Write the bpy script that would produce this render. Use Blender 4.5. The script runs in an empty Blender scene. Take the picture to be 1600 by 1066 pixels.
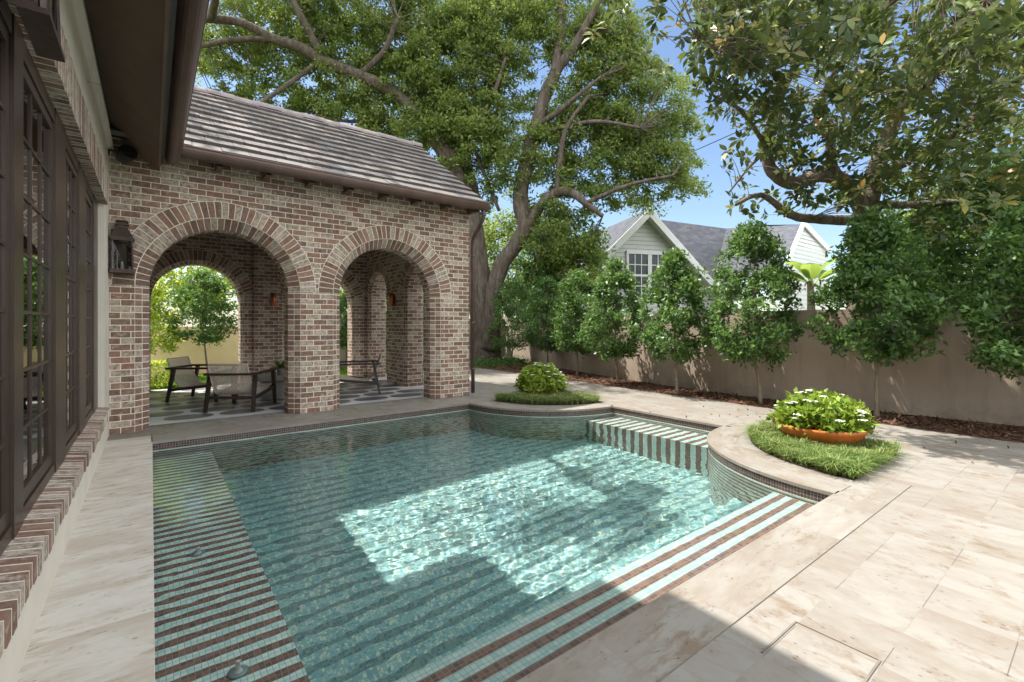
import bpy, bmesh, math, random
import numpy as np
from mathutils import Vector, Matrix

S = bpy.context.scene
COL = S.collection
PI = math.pi
random.seed(7)

# ---------------------------------------------------------------- camera, sky, sun, exposure
CAMZ = 1.40
cd = bpy.data.cameras.new("camera"); cam = bpy.data.objects.new("camera", cd); COL.objects.link(cam)
cam.location = (0, 0, CAMZ)
cam.rotation_euler = (PI / 2, 0, -math.atan2(0.610, 0.792))
cd.sensor_width = 36.0
cd.lens = 732.0 / 1600.0 * 36.0
cd.shift_y = -27.0 / 1600.0
cd.clip_start = 0.02
cd.clip_end = 1000.0
S.camera = cam

SUNV = Vector((-0.27, 0.45, 1.0)).normalized()          # towards the sun
sun_el = math.asin(SUNV.z)
sun_az = math.atan2(SUNV.x, SUNV.y)
w = bpy.data.worlds.new("World"); S.world = w; w.use_nodes = True
wn = w.node_tree.nodes; wl = w.node_tree.links
bg = wn["Background"]; sky = wn.new("ShaderNodeTexSky")
sky.sky_type = 'NISHITA'; sky.sun_disc = False
sky.sun_elevation = sun_el; sky.sun_rotation = sun_az
sky.altitude = 0; sky.air_density = 1.0; sky.dust_density = 0.6; sky.ozone_density = 2.0
wl.new(sky.outputs[0], bg.inputs[0]); bg.inputs[1].default_value = 0.055
# added bright clouds overhead and behind the camera as fill light, blue sky ahead
tc = wn.new("ShaderNodeTexCoord"); dt = wn.new("ShaderNodeVectorMath"); dt.operation = 'DOT_PRODUCT'
wl.new(tc.outputs['Generated'], dt.inputs[0]); dt.inputs[1].default_value = (0.610, 0.792, 0.0)
mr = wn.new("ShaderNodeMapRange"); mr.interpolation_type = 'SMOOTHSTEP'
mr.inputs[1].default_value = .66; mr.inputs[2].default_value = .46; mr.inputs[3].default_value = 0; mr.inputs[4].default_value = 1
wl.new(dt.outputs['Value'], mr.inputs[0])
cn = wn.new("ShaderNodeTexNoise"); cn.inputs['Scale'].default_value = 2.6; cn.inputs['Detail'].default_value = 6; wl.new(tc.outputs['Generated'], cn.inputs['Vector'])
cr = wn.new("ShaderNodeMapRange"); cr.interpolation_type = 'SMOOTHSTEP'; cr.inputs[1].default_value = .34; cr.inputs[2].default_value = .50
wl.new(cn.outputs[0], cr.inputs[0])
cm = wn.new("ShaderNodeMath"); cm.operation = 'MULTIPLY'; wl.new(mr.outputs[0], cm.inputs[0]); wl.new(cr.outputs[0], cm.inputs[1])
cb = wn.new("ShaderNodeBackground"); cb.inputs[0].default_value = (.93, .965, 1.0, 1); cb.inputs[1].default_value = 0.80
wm = wn.new("ShaderNodeMixShader"); wl.new(cm.outputs[0], wm.inputs[0]); wl.new(bg.outputs[0], wm.inputs[1]); wl.new(cb.outputs[0], wm.inputs[2])
wl.new(wm.outputs[0], wn["World Output"].inputs[0])

sd = bpy.data.lights.new("sun", 'SUN'); sun = bpy.data.objects.new("sun", sd); COL.objects.link(sun)
sd.energy = 2.45; sd.angle = math.radians(0.5); sd.color = (1.0, 0.95, 0.88)
sun.rotation_euler = SUNV.to_track_quat('Z', 'Y').to_euler()
sun.location = (0, 0, 30)
sd.cycles.is_caustics_light = True

S.view_settings.view_transform = 'Standard'; S.view_settings.look = 'None'
S.view_settings.gamma = 1.0; S.view_settings.use_curve_mapping = False
S.view_settings.exposure = 2.02
S.cycles.use_denoising = True
S.cycles.max_bounces = 10; S.cycles.diffuse_bounces = 4; S.cycles.glossy_bounces = 4
S.cycles.transmission_bounces = 6; S.cycles.transparent_max_bounces = 12
S.cycles.sample_clamp_indirect = 6.0
S.cycles.blur_glossy = 0.5

# ---------------------------------------------------------------- photo geometry helper
F_, CX_, Y0_, CC, SS = 732.0, 800.0, 506.0, 0.792, 0.610
def P(px, py, Z):                                        # a point seen at a pixel, Z metres in front of the camera
    X = (px - CX_) / F_ * Z
    return Vector((CC * X + SS * Z, -SS * X + CC * Z, CAMZ - (py - Y0_) / F_ * Z))

# ---------------------------------------------------------------- materials
def new_mat(name):
    m = bpy.data.materials.new(name); m.use_nodes = True
    nt = m.node_tree
    b = nt.nodes["Principled BSDF"]
    return m, nt, b
def nd(nt, typ, **kw):
    n = nt.nodes.new(typ)
    for k, v in kw.items():
        if k.startswith('i_'):
            key = k[2:]
            n.inputs[int(key) if key.isdigit() else key].default_value = v
        else: setattr(n, k, v)
    return n
def uvnode(nt):
    return nd(nt, 'ShaderNodeTexCoord').outputs['UV']
def objco(nt):
    return nd(nt, 'ShaderNodeTexCoord').outputs['Object']
def geoco(nt):
    return nd(nt, 'ShaderNodeNewGeometry').outputs['Position']
def ramp(nt, fac, stops, interp='LINEAR'):
    r = nd(nt, 'ShaderNodeValToRGB'); r.color_ramp.interpolation = interp
    el = r.color_ramp.elements
    while len(el) > 1: el.remove(el[-1])
    for i, (p, c) in enumerate(stops):
        e = el[0] if i == 0 else el.new(p)
        e.position = p; e.color = (*c, 1) if len(c) == 3 else c
    nt.links.new(fac, r.inputs[0]); return r.outputs[0]
def mix(nt, fac, a, b, mode='MIX'):
    m = nd(nt, 'ShaderNodeMix', data_type='RGBA', blend_type=mode)
    for sock, v in ((m.inputs[0], fac), (m.inputs[6], a), (m.inputs[7], b)):
        if hasattr(v, 'is_linked') or hasattr(v, 'links'): nt.links.new(v, sock)
        elif isinstance(v, (int, float)): sock.default_value = v
        else: sock.default_value = (*v, 1)
    return m.outputs[2]
def math_(nt, op, a, b=None, c=None):
    m = nd(nt, 'ShaderNodeMath', operation=op)
    for i, v in enumerate((a, b, c)):
        if v is None: continue
        if hasattr(v, 'links'): nt.links.new(v, m.inputs[i])
        else: m.inputs[i].default_value = v
    return m.outputs[0]
def noise(nt, co, scale, detail=4, rough=0.55, dist=0.0, out=0):
    n = nd(nt, 'ShaderNodeTexNoise'); n.inputs['Scale'].default_value = scale
    n.inputs['Detail'].default_value = detail; n.inputs['Roughness'].default_value = rough
    n.inputs['Distortion'].default_value = dist
    nt.links.new(co, n.inputs['Vector']); return n.outputs[out]
def mapping(nt, co, scale=(1, 1, 1), rot=(0, 0, 0), loc=(0, 0, 0)):
    m = nd(nt, 'ShaderNodeMapping'); m.inputs['Scale'].default_value = scale
    m.inputs['Rotation'].default_value = rot; m.inputs['Location'].default_value = loc
    nt.links.new(co, m.inputs[0]); return m.outputs[0]
def bump(nt, h, strength, dist, bsdf, prev=None):
    b = nd(nt, 'ShaderNodeBump'); b.inputs['Strength'].default_value = strength
    b.inputs['Distance'].default_value = dist
    nt.links.new(h, b.inputs['Height'])
    if prev is not None: nt.links.new(prev, b.inputs['Normal'])
    nt.links.new(b.outputs[0], bsdf.inputs['Normal']); return b.outputs[0]
def setc(nt, b, col, rough=None, spec=None, metal=None):
    if hasattr(col, 'links'): nt.links.new(col, b.inputs['Base Color'])
    else: b.inputs['Base Color'].default_value = (*col, 1)
    if rough is not None:
        if hasattr(rough, 'links'): nt.links.new(rough, b.inputs['Roughness'])
        else: b.inputs['Roughness'].default_value = rough
    if spec is not None: b.inputs['Specular IOR Level'].default_value = spec
    if metal is not None: b.inputs['Metallic'].default_value = metal

def brick_mat(name, bw=0.2035, rh=0.0815, offset=0.5, freq=2, mort=0.0064, white=0.68, ox=0.0):
    m, nt, b = new_mat(name)
    uv = mapping(nt, uvnode(nt), loc=(ox, 0, 0))
    wob = noise(nt, uv, 9.0, 2, out=1)
    v = nd(nt, 'ShaderNodeVectorMath', operation='MULTIPLY_ADD')
    nt.links.new(wob, v.inputs[0]); v.inputs[1].default_value = (0.006, 0.006, 0); nt.links.new(uv, v.inputs[2])
    bt = nd(nt, 'ShaderNodeTexBrick', offset=offset, offset_frequency=freq, squash=1.0)
    nt.links.new(v.outputs[0], bt.inputs['Vector'])
    for k, val in (('Scale', 1.0), ('Mortar Size', mort), ('Mortar Smooth', 0.35), ('Bias', 0.0), ('Brick Width', bw), ('Row Height', rh)):
        bt.inputs[k].default_value = val
    bt.inputs['Color1'].default_value = (0, 0, 0, 1); bt.inputs['Color2'].default_value = (1, 1, 1, 1)
    bt.inputs['Mortar'].default_value = (0.5, 0.5, 0.5, 1)
    col = ramp(nt, bt.outputs[0], [(0.0, (.165, .083, .060)), (.09, (.205, .100, .072)), (.20, (.14, .078, .060)), (.31, (.24, .120, .084)), (.42, (.185, .108, .080)), (.50, (.265, .155, .110)),
                                   (.56, (.21, .135, .10)), (.66, (.27, .175, .125)), (.75, (.165, .12, .098)), (.84, (.31, .22, .16)), (.93, (.24, .19, .155))], 'CONSTANT')
    n1 = noise(nt, uv, 14, 5, .65); n2 = noise(nt, uv, 60, 5, .7)
    smear = ramp(nt, noise(nt, uv, 21, 6, .78), [(.40, (0, 0, 0)), (.56, (1, 1, 1))])
    heavy = math_(nt, 'MULTIPLY_ADD', math_(nt, 'GREATER_THAN', bt.outputs[0], .555), .62, .16)
    col = mix(nt, math_(nt, 'MULTIPLY', smear, heavy), col, (.60, .515, .415))
    col = mix(nt, math_(nt, 'MULTIPLY', n2, .55), col, mix(nt, .5, col, (.12, .085, .065)))
    # lime wash left on the brick faces in patches of its own
    big = noise(nt, uv, 2.2, 3, .6)
    ww = math_(nt, 'MULTIPLY', ramp(nt, n1, [(.52, (0, 0, 0)), (.68, (1, 1, 1))]), ramp(nt, big, [(.40, (.25, .25, .25)), (.62, (1, 1, 1))]))
    ww = math_(nt, 'MULTIPLY', ww, ramp(nt, n2, [(.35, (.2, .2, .2)), (.6, (1, 1, 1))]))
    col = mix(nt, math_(nt, 'MULTIPLY', ww, white * 1.2), col, (.64, .57, .47))
    mcol = mix(nt, n2, (.70, .60, .49), (.86, .77, .65))
    col = mix(nt, bt.outputs['Fac'], col, mcol)
    setc(nt, b, col, .9, .2)
    h = math_(nt, 'MULTIPLY_ADD', n2, .35, math_(nt, 'MULTIPLY', math_(nt, 'SUBTRACT', 1.0, bt.outputs['Fac']), 1.0))
    bump(nt, h, .75, .008, b)
    return m

def travertine(name, bw, rh, vein=(1, 1, 1), joint=.0022, offset=.5, tint=(1, 1, 1), ox=0, oy=0, swap=False, jcol=(.16, .14, .12), short=False):
    """light travertine slabs; bw runs along UV u (or v when swap)"""
    m, nt, b = new_mat(name)
    uv0 = uvnode(nt)
    uv = mapping(nt, uv0, rot=(0, 0, PI / 2 if swap else 0), loc=(ox, oy, 0))
    bt = nd(nt, 'ShaderNodeTexBrick', offset=offset, offset_frequency=2)
    nt.links.new(uv, bt.inputs['Vector'])
    for k, val in (('Scale', 1.0), ('Mortar Size', joint), ('Mortar Smooth', 0.1), ('Bias', 0.0), ('Brick Width', bw), ('Row Height', rh)):
        bt.inputs[k].default_value = val
    bt.inputs['Color1'].default_value = (0, 0, 0, 1); bt.inputs['Color2'].default_value = (1, 1, 1, 1); bt.inputs['Mortar'].default_value = (.5, .5, .5, 1)
    # each slab cut from another place of the block
    off = nd(nt, 'ShaderNodeVectorMath', operation='MULTIPLY_ADD')
    nt.links.new(bt.outputs[0], off.inputs[0]); off.inputs[1].default_value = (37, 53, 11)
    nt.links.new(mapping(nt, uv0, scale=vein), off.inputs[2])
    co = off.outputs[0]
    n1 = noise(nt, co, 1.6, 7, .68, .5); n2 = noise(nt, co, 6, 6, .68, .4); n3 = noise(nt, co, 40, 4, .7)
    col = ramp(nt, n1, [(.28, (.37, .30, .22)), (.40, (.46, .405, .335)), (.52, (.54, .50, .44)), (.60, (.49, .44, .375)), (.74, (.40, .335, .26))])
    stain = math_(nt, 'MULTIPLY', ramp(nt, n2, [(.50, (0, 0, 0)), (.63, (1, 1, 1))]), ramp(nt, noise(nt, uv0, 2.3, 5, .68), [(.43, (0, 0, 0)), (.56, (1, 1, 1))]))
    col = mix(nt, math_(nt, 'MULTIPLY', stain, .9), col, (.30, .195, .11))
    bl = noise(nt, off.outputs[0], .9, 5, .7)
    col = mix(nt, ramp(nt, bl, [(.36, (.8, .8, .8)), (.52, (0, 0, 0))]), col, (.36, .285, .215))
    col = mix(nt, math_(nt, 'MULTIPLY', n3, .22), col, (.40, .34, .28))
    col = mix(nt, .15, col, ramp(nt, bt.outputs[0], [(0, (.38, .315, .235)), (.5, (.56, .50, .42)), (1, (.68, .63, .56))]))
    # pits
    vo = nd(nt, 'ShaderNodeTexVoronoi', feature='F1'); vo.inputs['Scale'].default_value = 19
    nt.links.new(co, vo.inputs['Vector'])
    pit = math_(nt, 'MULTIPLY', math_(nt, 'LESS_THAN', vo.outputs['Distance'], .17), ramp(nt, n2, [(.48, (0, 0, 0)), (.58, (1, 1, 1))]))
    col = mix(nt, math_(nt, 'MULTIPLY', pit, .8), col, (.16, .12, .09))
    jm = mix(nt, noise(nt, uv0, 3.0, 2), jcol, (.55, .48, .40))
    col = mix(nt, math_(nt, 'MULTIPLY', bt.outputs['Fac'], .35 if short else 1.0), col, jm)
    if short:
        sp = nd(nt, 'ShaderNodeSeparateXYZ'); nt.links.new(uv, sp.inputs[0])
        row = math_(nt, 'FLOOR', math_(nt, 'DIVIDE', sp.outputs[1], rh))
        fr = math_(nt, 'FRACT', math_(nt, 'MULTIPLY_ADD', math_(nt, 'ABSOLUTE', math_(nt, 'MODULO', row, 2.0)), .5, math_(nt, 'ADD', math_(nt, 'DIVIDE', sp.outputs[0], bw), 40.0)))
        dj = math_(nt, 'MULTIPLY', math_(nt, 'LESS_THAN', fr, .0065), math_(nt, 'GREATER_THAN', noise(nt, uv0, 1.7, 2), .44))
        col = mix(nt, math_(nt, 'MULTIPLY', dj, .7), col, (.14, .12, .10))
    col = mix(nt, 1.0, col, tint, 'MULTIPLY')
    setc(nt, b, col, math_(nt, 'MULTIPLY_ADD', n2, .25, .42), .35)
    bump(nt, math_(nt, 'SUBTRACT', math_(nt, 'MULTIPLY', n2, .3), math_(nt, 'ADD', bt.outputs['Fac'], pit)), .35, .004, b)
    return m

def mosaic(name, period, tile, light, dark, duty=.5, phase=0.0, wobble=0.0):
    """glass mosaic, stripes run along UV u and repeat along v"""
    m, nt, b = new_mat(name)
    uv = uvnode(nt)
    if wobble:
        wob = noise(nt, uv, 6.0, 2, out=1)
        v = nd(nt, 'ShaderNodeVectorMath', operation='MULTIPLY_ADD')
        nt.links.new(wob, v.inputs[0]); v.inputs[1].default_value = (wobble, wobble, 0); nt.links.new(uv, v.inputs[2]); uv = v.outputs[0]
    bt = nd(nt, 'ShaderNodeTexBrick', offset=0.0)
    nt.links.new(uv, bt.inputs['Vector'])
    for k, val in (('Scale', 1.0), ('Mortar Size', .0012), ('Mortar Smooth', 0.1), ('Bias', 0.0), ('Brick Width', tile), ('Row Height', tile)):
        bt.inputs[k].default_value = val
    bt.inputs['Color1'].default_value = (0, 0, 0, 1); bt.inputs['Color2'].default_value = (1, 1, 1, 1)
    sep = nd(nt, 'ShaderNodeSeparateXYZ'); nt.links.new(uv, sep.inputs[0])
    fr = math_(nt, 'FRACT', math_(nt, 'MULTIPLY_ADD', sep.outputs[1], 1.0 / period, phase))
    st = math_(nt, 'LESS_THAN', fr, duty)
    col = mix(nt, st, ramp(nt, bt.outputs[0], light), ramp(nt, bt.outputs[0], dark))
    col = mix(nt, bt.outputs['Fac'], col, (.22, .25, .235))
    setc(nt, b, col, .25, .4)
    return m

def flat(name, col, rough=.6, spec=.4, metal=0.0, nscale=6.0, namt=.12, bumps=0.0, bscale=40):
    m, nt, b = new_mat(name)
    co = objco(nt)
    n = noise(nt, co, nscale, 5, .6)
    d = tuple(c * (1 - namt * 1.6) for c in col); l = tuple(min(1, c * (1 + namt)) for c in col)
    setc(nt, b, ramp(nt, n, [(.3, d), (.7, l)]), rough, spec, metal)
    if bumps: bump(nt, noise(nt, co, bscale, 4), bumps, .004, b)
    return m

def leaf_mat(name, cols, trans=.35, rough=.45, spec=.4, back=None, tcol=(.25, .36, .05)):
    m, nt, b = new_mat(name)
    geo = nd(nt, 'ShaderNodeNewGeometry')
    col = ramp(nt, geo.outputs['Random Per Island'], cols)
    n = noise(nt, geo.outputs['Position'], .9, 2)
    col = mix(nt, ramp(nt, n, [(.35, (0, 0, 0)), (.65, (.5, .5, .5))]), col, mix(nt, .5, col, cols[-1][1]))
    if back is not None: col = mix(nt, geo.outputs['Backfacing'], col, back)
    setc(nt, b, col, rough, spec)
    t = nd(nt, 'ShaderNodeBsdfTranslucent')
    nt.links.new(mix(nt, .55, col, tcol), t.inputs[0])
    ms = nd(nt, 'ShaderNodeMixShader'); ms.inputs[0].default_value = trans
    nt.links.new(b.outputs[0], ms.inputs[1]); nt.links.new(t.outputs[0], ms.inputs[2])
    nt.links.new(ms.outputs[0], nt.nodes['Material Output'].inputs['Surface'])
    return m

def bark_mat(name, c1, c2, c3):
    m, nt, b = new_mat(name)
    co = mapping(nt, geoco(nt), scale=(1, 1, .28))
    n1 = noise(nt, co, 9, 6, .65, .5); n2 = noise(nt, co, 34, 5, .7)
    col = ramp(nt, n1, [(.3, c1), (.5, c2), (.68, c3)])
    col = mix(nt, math_(nt, 'MULTIPLY', n2, .5), col, c1)
    setc(nt, b, col, .95, .15)
    bump(nt, math_(nt, 'ADD', n1, n2), .9, .03, b)
    return m

# ---------------------------------------------------------------- mesh builder
class MB:
    def __init__(s): s.v = []; s.f = []; s.uv = []; s.sm = []
    def face(s, pts, uv=None, smooth=False):
        pts = [Vector(p) for p in pts]
        i = len(s.v); s.v += pts; s.f.append(tuple(range(i, i + len(pts))))
        if uv is None:
            n = Vector((0, 0, 0))
            for k in range(len(pts)):
                a, b = pts[k], pts[(k + 1) % len(pts)]
                n += Vector(((a.y - b.y) * (a.z + b.z), (a.z - b.z) * (a.x + b.x), (a.x - b.x) * (a.y + b.y)))
            ax = max(range(3), key=lambda k: abs(n[k]))
            uv = [((p.y, p.z) if ax == 0 else (p.x, p.z) if ax == 1 else (p.x, p.y)) for p in pts]
        s.uv.append(list(uv)); s.sm.append(smooth)
    def box(s, x0, x1, y0, y1, z0, z1, M=None, skip=''):
        c = [(x0, y0, z0), (x1, y0, z0), (x1, y1, z0), (x0, y1, z0), (x0, y0, z1), (x1, y0, z1), (x1, y1, z1), (x0, y1, z1)]
        if M is not None: c = [M @ Vector(p) for p in c]
        for k, q in (('b', (0, 3, 2, 1)), ('t', (4, 5, 6, 7)), ('f', (0, 1, 5, 4)), ('r', (1, 2, 6, 5)), ('k', (2, 3, 7, 6)), ('l', (3, 0, 4, 7))):
            if k not in skip: s.face([c[i] for i in q])
    def beam(s, a, b, wdt, hgt, up=(0, 0, 1), w2=None, h2=None):
        a = Vector(a); b = Vector(b); d = (b - a).normalized(); up = Vector(up)
        sx = d.cross(up)
        if sx.length < 1e-4: sx = d.cross(Vector((1, 0, 0)))
        sx.normalize(); sz = sx.cross(d).normalized()
        w2 = w2 or wdt; h2 = h2 or hgt
        A = [a + sx * (i * wdt / 2) + sz * (j * hgt / 2) for i, j in ((-1, -1), (1, -1), (1, 1), (-1, 1))]
        B = [b + sx * (i * w2 / 2) + sz * (j * h2 / 2) for i, j in ((-1, -1), (1, -1), (1, 1), (-1, 1))]
        s.face(A[::-1]); s.face(B)
        for k in range(4): s.face([A[k], A[(k + 1) % 4], B[(k + 1) % 4], B[k]])
    def tube(s, pts, rad, seg=8, caps=True, jit=0.0, rnd=None):
        pts = [Vector(p) for p in pts]
        if isinstance(rad, (int, float)): rad = [rad] * len(pts)
        base = len(s.v); prev = None
        for i, p in enumerate(pts):
            d = (pts[min(i + 1, len(pts) - 1)] - pts[max(i - 1, 0)]).normalized()
            if prev is None:
                u = d.cross(Vector((0, 0, 1)))
                if u.length < .1: u = d.cross(Vector((1, 0, 0)))
            else: u = prev - d * prev.dot(d)
            u.normalize(); prev = u; vv = d.cross(u)
            for k in range(seg):
                a = 2 * PI * k / seg; r = rad[i]
                if jit: r *= 1 + (rnd or random).uniform(-jit, jit)
                s.v.append(p + u * (math.cos(a) * r) + vv * (math.sin(a) * r))
        L = 0
        for i in range(len(pts) - 1):
            dl = (pts[i + 1] - pts[i]).length
            for k in range(seg):
                a = base + i * seg + k; b = base + i * seg + (k + 1) % seg
                s.f.append((a, b, b + seg, a + seg)); s.sm.append(True)
                s.uv.append([(k / seg, L), ((k + 1) / seg, L), ((k + 1) / seg, L + dl), (k / seg, L + dl)])
            L += dl
        if caps:
            for idx in (tuple(range(base, base + seg))[::-1], tuple(range(base + (len(pts) - 1) * seg, base + len(pts) * seg))):
                s.f.append(idx); s.sm.append(False); s.uv.append([(0, 0)] * seg)
    def lathe(s, prof, seg=32, c=(0, 0, 0), sx=1.0, sy=1.0):
        base = len(s.v); c = Vector(c)
        for r, z in prof:
            for k in range(seg):
                a = 2 * PI * k / seg
                s.v.append(c + Vector((math.cos(a) * r * sx, math.sin(a) * r * sy, z)))
        for i in range(len(prof) - 1):
            for k in range(seg):
                a = base + i * seg + k; b = base + i * seg + (k + 1) % seg
                s.f.append((a, b, b + seg, a + seg)); s.sm.append(True)
                s.uv.append([(k / seg, i), ((k + 1) / seg, i), ((k + 1) / seg, i + 1), (k / seg, i + 1)])
    def extrude(s, prof, a, b, closed=True, smooth=False, axis='x'):
        """profile (p, z) swept along x (p = y) or along y (p = x) from a to b"""
        f = (lambda t, p: (t, p[0], p[1])) if axis == 'x' else (lambda t, p: (p[0], t, p[1]))
        n = len(prof); L = 0
        for k in range(n if closed else n - 1):
            p, q = prof[k], prof[(k + 1) % n]; d = math.hypot(q[0] - p[0], q[1] - p[1])
            s.face([f(a, p), f(b, p), f(b, q), f(a, q)], [(a, L), (b, L), (b, L + d), (a, L + d)], smooth); L += d
        if closed:
            s.face([f(a, p) for p in prof][::-1]); s.face([f(b, p) for p in prof])
    def build(s, name, mat, parent=None, smooth_angle=None, merge=False):
        me = bpy.data.meshes.new(name)
        me.from_pydata([tuple(p) for p in s.v], [], s.f)
        ul = me.uv_layers.new(name='UVMap')
        ul.data.foreach_set('uv', [c for f in s.uv for p in f for c in p])
        me.polygons.foreach_set('use_smooth', s.sm)
        if mat is not None: me.materials.append(mat)
        if merge:
            bm = bmesh.new(); bm.from_mesh(me); bmesh.ops.remove_doubles(bm, verts=bm.verts, dist=1e-4)
            bm.to_mesh(me); bm.free()
        me.update()
        o = bpy.data.objects.new(name, me); COL.objects.link(o)
        if parent is not None: o.parent = parent
        return o
def bevel(o, width=.006, seg=2):
    md = o.modifiers.new('bevel', 'BEVEL'); md.width = width; md.segments = seg; md.limit_method = 'ANGLE'; md.angle_limit = math.radians(40)
    return o
def tag(o, label=None, cat=None, group=None, kind=None):
    if label: o['label'] = label
    if cat: o['category'] = cat
    if group: o['group'] = group
    if kind: o['kind'] = kind
    return o
def empty(name, loc=(0, 0, 0), rz=0.0):
    o = bpy.data.objects.new(name, None); COL.objects.link(o)
    o.location = loc; o.rotation_euler = (0, 0, rz); o.empty_display_size = .2
    return o
def children(o): return [c for c in bpy.data.objects if c.parent == o]
def copy_tree(o, parent=None):
    c = o.copy(); COL.objects.link(c)
    if parent is not None: c.parent = parent
    for ch in children(o): copy_tree(ch, c)
    return c
def poly_sheet(name, outer, holes, z, mat, kind='structure'):
    bm = bmesh.new(); es = []
    for loop in [outer] + holes:
        vs = [bm.verts.new((x, y, z)) for x, y in loop]
        es += [bm.edges.new((vs[i], vs[(i + 1) % len(vs)])) for i in range(len(vs))]
    bmesh.ops.triangle_fill(bm, edges=es, use_beauty=True)
    bmesh.ops.recalc_face_normals(bm, faces=bm.faces)
    uvl = bm.loops.layers.uv.new('UVMap')
    for f in bm.faces:
        if f.normal.z < 0: f.normal_flip()
        for l in f.loops: l[uvl].uv = (l.vert.co.x, l.vert.co.y)
    me = bpy.data.meshes.new(name); bm.to_mesh(me); bm.free()
    me.materials.append(mat)
    o = bpy.data.objects.new(name, me); COL.objects.link(o)
    if kind: o['kind'] = kind
    return o
# ================================================================ materials in use
BRICK = brick_mat('reclaimed_brick')
BRICK_ARCH = brick_mat('arch_brick', bw=.0815, rh=.23, offset=0.0, white=.35)
BRICK_CH = brick_mat('chamfer_brick', bw=.0815, rh=.14, offset=0.0, white=.35)
BRICK_SILL = brick_mat('sill_brick', bw=.078, rh=.40, offset=0.0, white=.9)
TRAV = travertine('travertine_pavers', .645, .328, vein=(1.8, .9, 1), swap=True, ox=-.045, oy=.25, tint=(.47, .48, .49), short=True, jcol=(.36, .31, .25))  # stone tinted darker to hold down the sunlit deck
TRAV_COPING = travertine('travertine_coping', .66, 2.0, vein=(.9, 2.6, 1), offset=0.0, jcol=(.30, .26, .21), tint=(.485, .495, .505))  # tinted down for the sun like the deck
TRAV_SHADE_LIFT = travertine('travertine_shade_lift', .9, 2.0, vein=(3.0, .9, 1), offset=0.0, jcol=(.46, .41, .36), tint=(1.16, 1.20, 1.24))  # same stone tinted much lighter to lift the shaded strip along the house
LT = [(0, (.38, .58, .54)), (.4, (.48, .67, .61)), (.7, (.56, .72, .65)), (1, (.42, .62, .59))]
BR = [(0, (.13, .08, .066)), (.5, (.18, .105, .082)), (1, (.235, .135, .10))]
MOS_SHELF = mosaic('mosaic_shelf', .112, .028, LT, BR, .5)
MOS_LEDGE = mosaic('mosaic_ledge', .116, .029, [(p_, tuple(c_ * .8 for c_ in q_)) for p_, q_ in LT], BR, .5, phase=-1.834 / .116)
MOS_BENCH = mosaic('mosaic_bench', .15, .025, LT, BR, .5)
MOS_WALL = mosaic('mosaic_wall', .10, .025, [(0, (.36, .47, .40)), (1, (.48, .56, .46))], BR, .42)
DT = [(0, (.105, .28, .30)), (.2, (.165, .37, .36)), (.45, (.25, .46, .42)), (.65, (.13, .32, .37)), (.85, (.38, .56, .47)), (1, (.40, .49, .36))]
DB = [(0, (.06, .16, .17)), (.5, (.09, .20, .20)), (1, (.16, .27, .24))]
MOS_FLOOR = mosaic('mosaic_floor', .168, .021, DT, DB, .36)
MOS_BAND = mosaic('mosaic_band', 5.0, .028, BR, [(0, (.045, .026, .022)), (.5, (.07, .036, .028)), (1, (.10, .05, .04))], 1.0)
STUCCO = flat('cream_stucco', (.66, .60, .51), .9, .2, nscale=2.5, namt=.05, bumps=.15, bscale=90)
STUCCO_G = flat('taupe_stucco', (.46, .37, .29), .92, .2, nscale=1.3, namt=.08, bumps=.2, bscale=70)
def stucco_weathered(name, col):
    m, nt, b = new_mat(name); co = geoco(nt)
    n1 = noise(nt, co, .7, 5, .6); n2 = noise(nt, mapping(nt, co, scale=(3.2, 3.2, .35)), 2.2, 5, .65); n3 = noise(nt, co, 80, 3)
    c = ramp(nt, n1, [(.3, tuple(k * .86 for k in col)), (.7, tuple(min(1, k * 1.08) for k in col))])
    c = mix(nt, ramp(nt, n2, [(.50, (0, 0, 0)), (.72, (.45, .45, .45))]), c, tuple(k * .62 for k in col))
    sp = nd(nt, 'ShaderNodeSeparateXYZ'); nt.links.new(co, sp.inputs[0])
    base = math_(nt, 'MULTIPLY', nd(nt, 'ShaderNodeMapRange', i_1=.32, i_2=.02).outputs[0], 1.0)
    mr_ = base.node.inputs[0].links[0].from_node; nt.links.new(sp.outputs[2], mr_.inputs[0])
    spl = math_(nt, 'MULTIPLY', base, ramp(nt, noise(nt, co, 5, 5, .7), [(.38, (0, 0, 0)), (.65, (.7, .7, .7))]))
    c = mix(nt, spl, c, tuple(k * .5 for k in col))
    setc(nt, b, c, .93, .15); bump(nt, n3, .3, .006, b); return m
STUCCO_G = stucco_weathered('weathered_taupe_stucco', (.39, .315, .25))
STUCCO_T = flat('sand_stucco', (.88, .66, .40), .92, .2, nscale=1.3, namt=.06, bumps=.2, bscale=70)
COPPER = flat('brown_metal', (.115, .072, .058), .38, .5, .3, nscale=4, namt=.12)
BRONZE = flat('bronze_frame', (.062, .042, .031), .33, .5, .2, nscale=5, namt=.1)
SOFFIT = flat('soffit_paint', (.16, .11, .08), .7, .3, nscale=3, namt=.08)
LANTERN = flat('aged_copper', (.085, .058, .048), .5, .5, .4, nscale=14, namt=.3)
COPPERL = flat('bright_copper', (.55, .20, .09), .3, .5, .8, nscale=9, namt=.15)
BLACK = flat('black_plastic', (.012, .012, .013), .4, .4)
SIDING = flat('white_siding', (.56, .565, .53), .7, .3, nscale=3, namt=.04)
TRIM = flat('white_trim', (.70, .70, .68), .6, .3, nscale=3, namt=.03)
WOOD = flat('dark_wood', (.032, .021, .017), .45, .4, nscale=18, namt=.3)
CONC = flat('pale_concrete', (.40, .38, .34), .85, .2, nscale=5, namt=.15, bumps=.2)
ORANGE = flat('orange_glaze', (.50, .13, .025), .38, .5, nscale=5, namt=.18)
INT = flat('room_paint', (.20, .17, .14), .9, .2)
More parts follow.
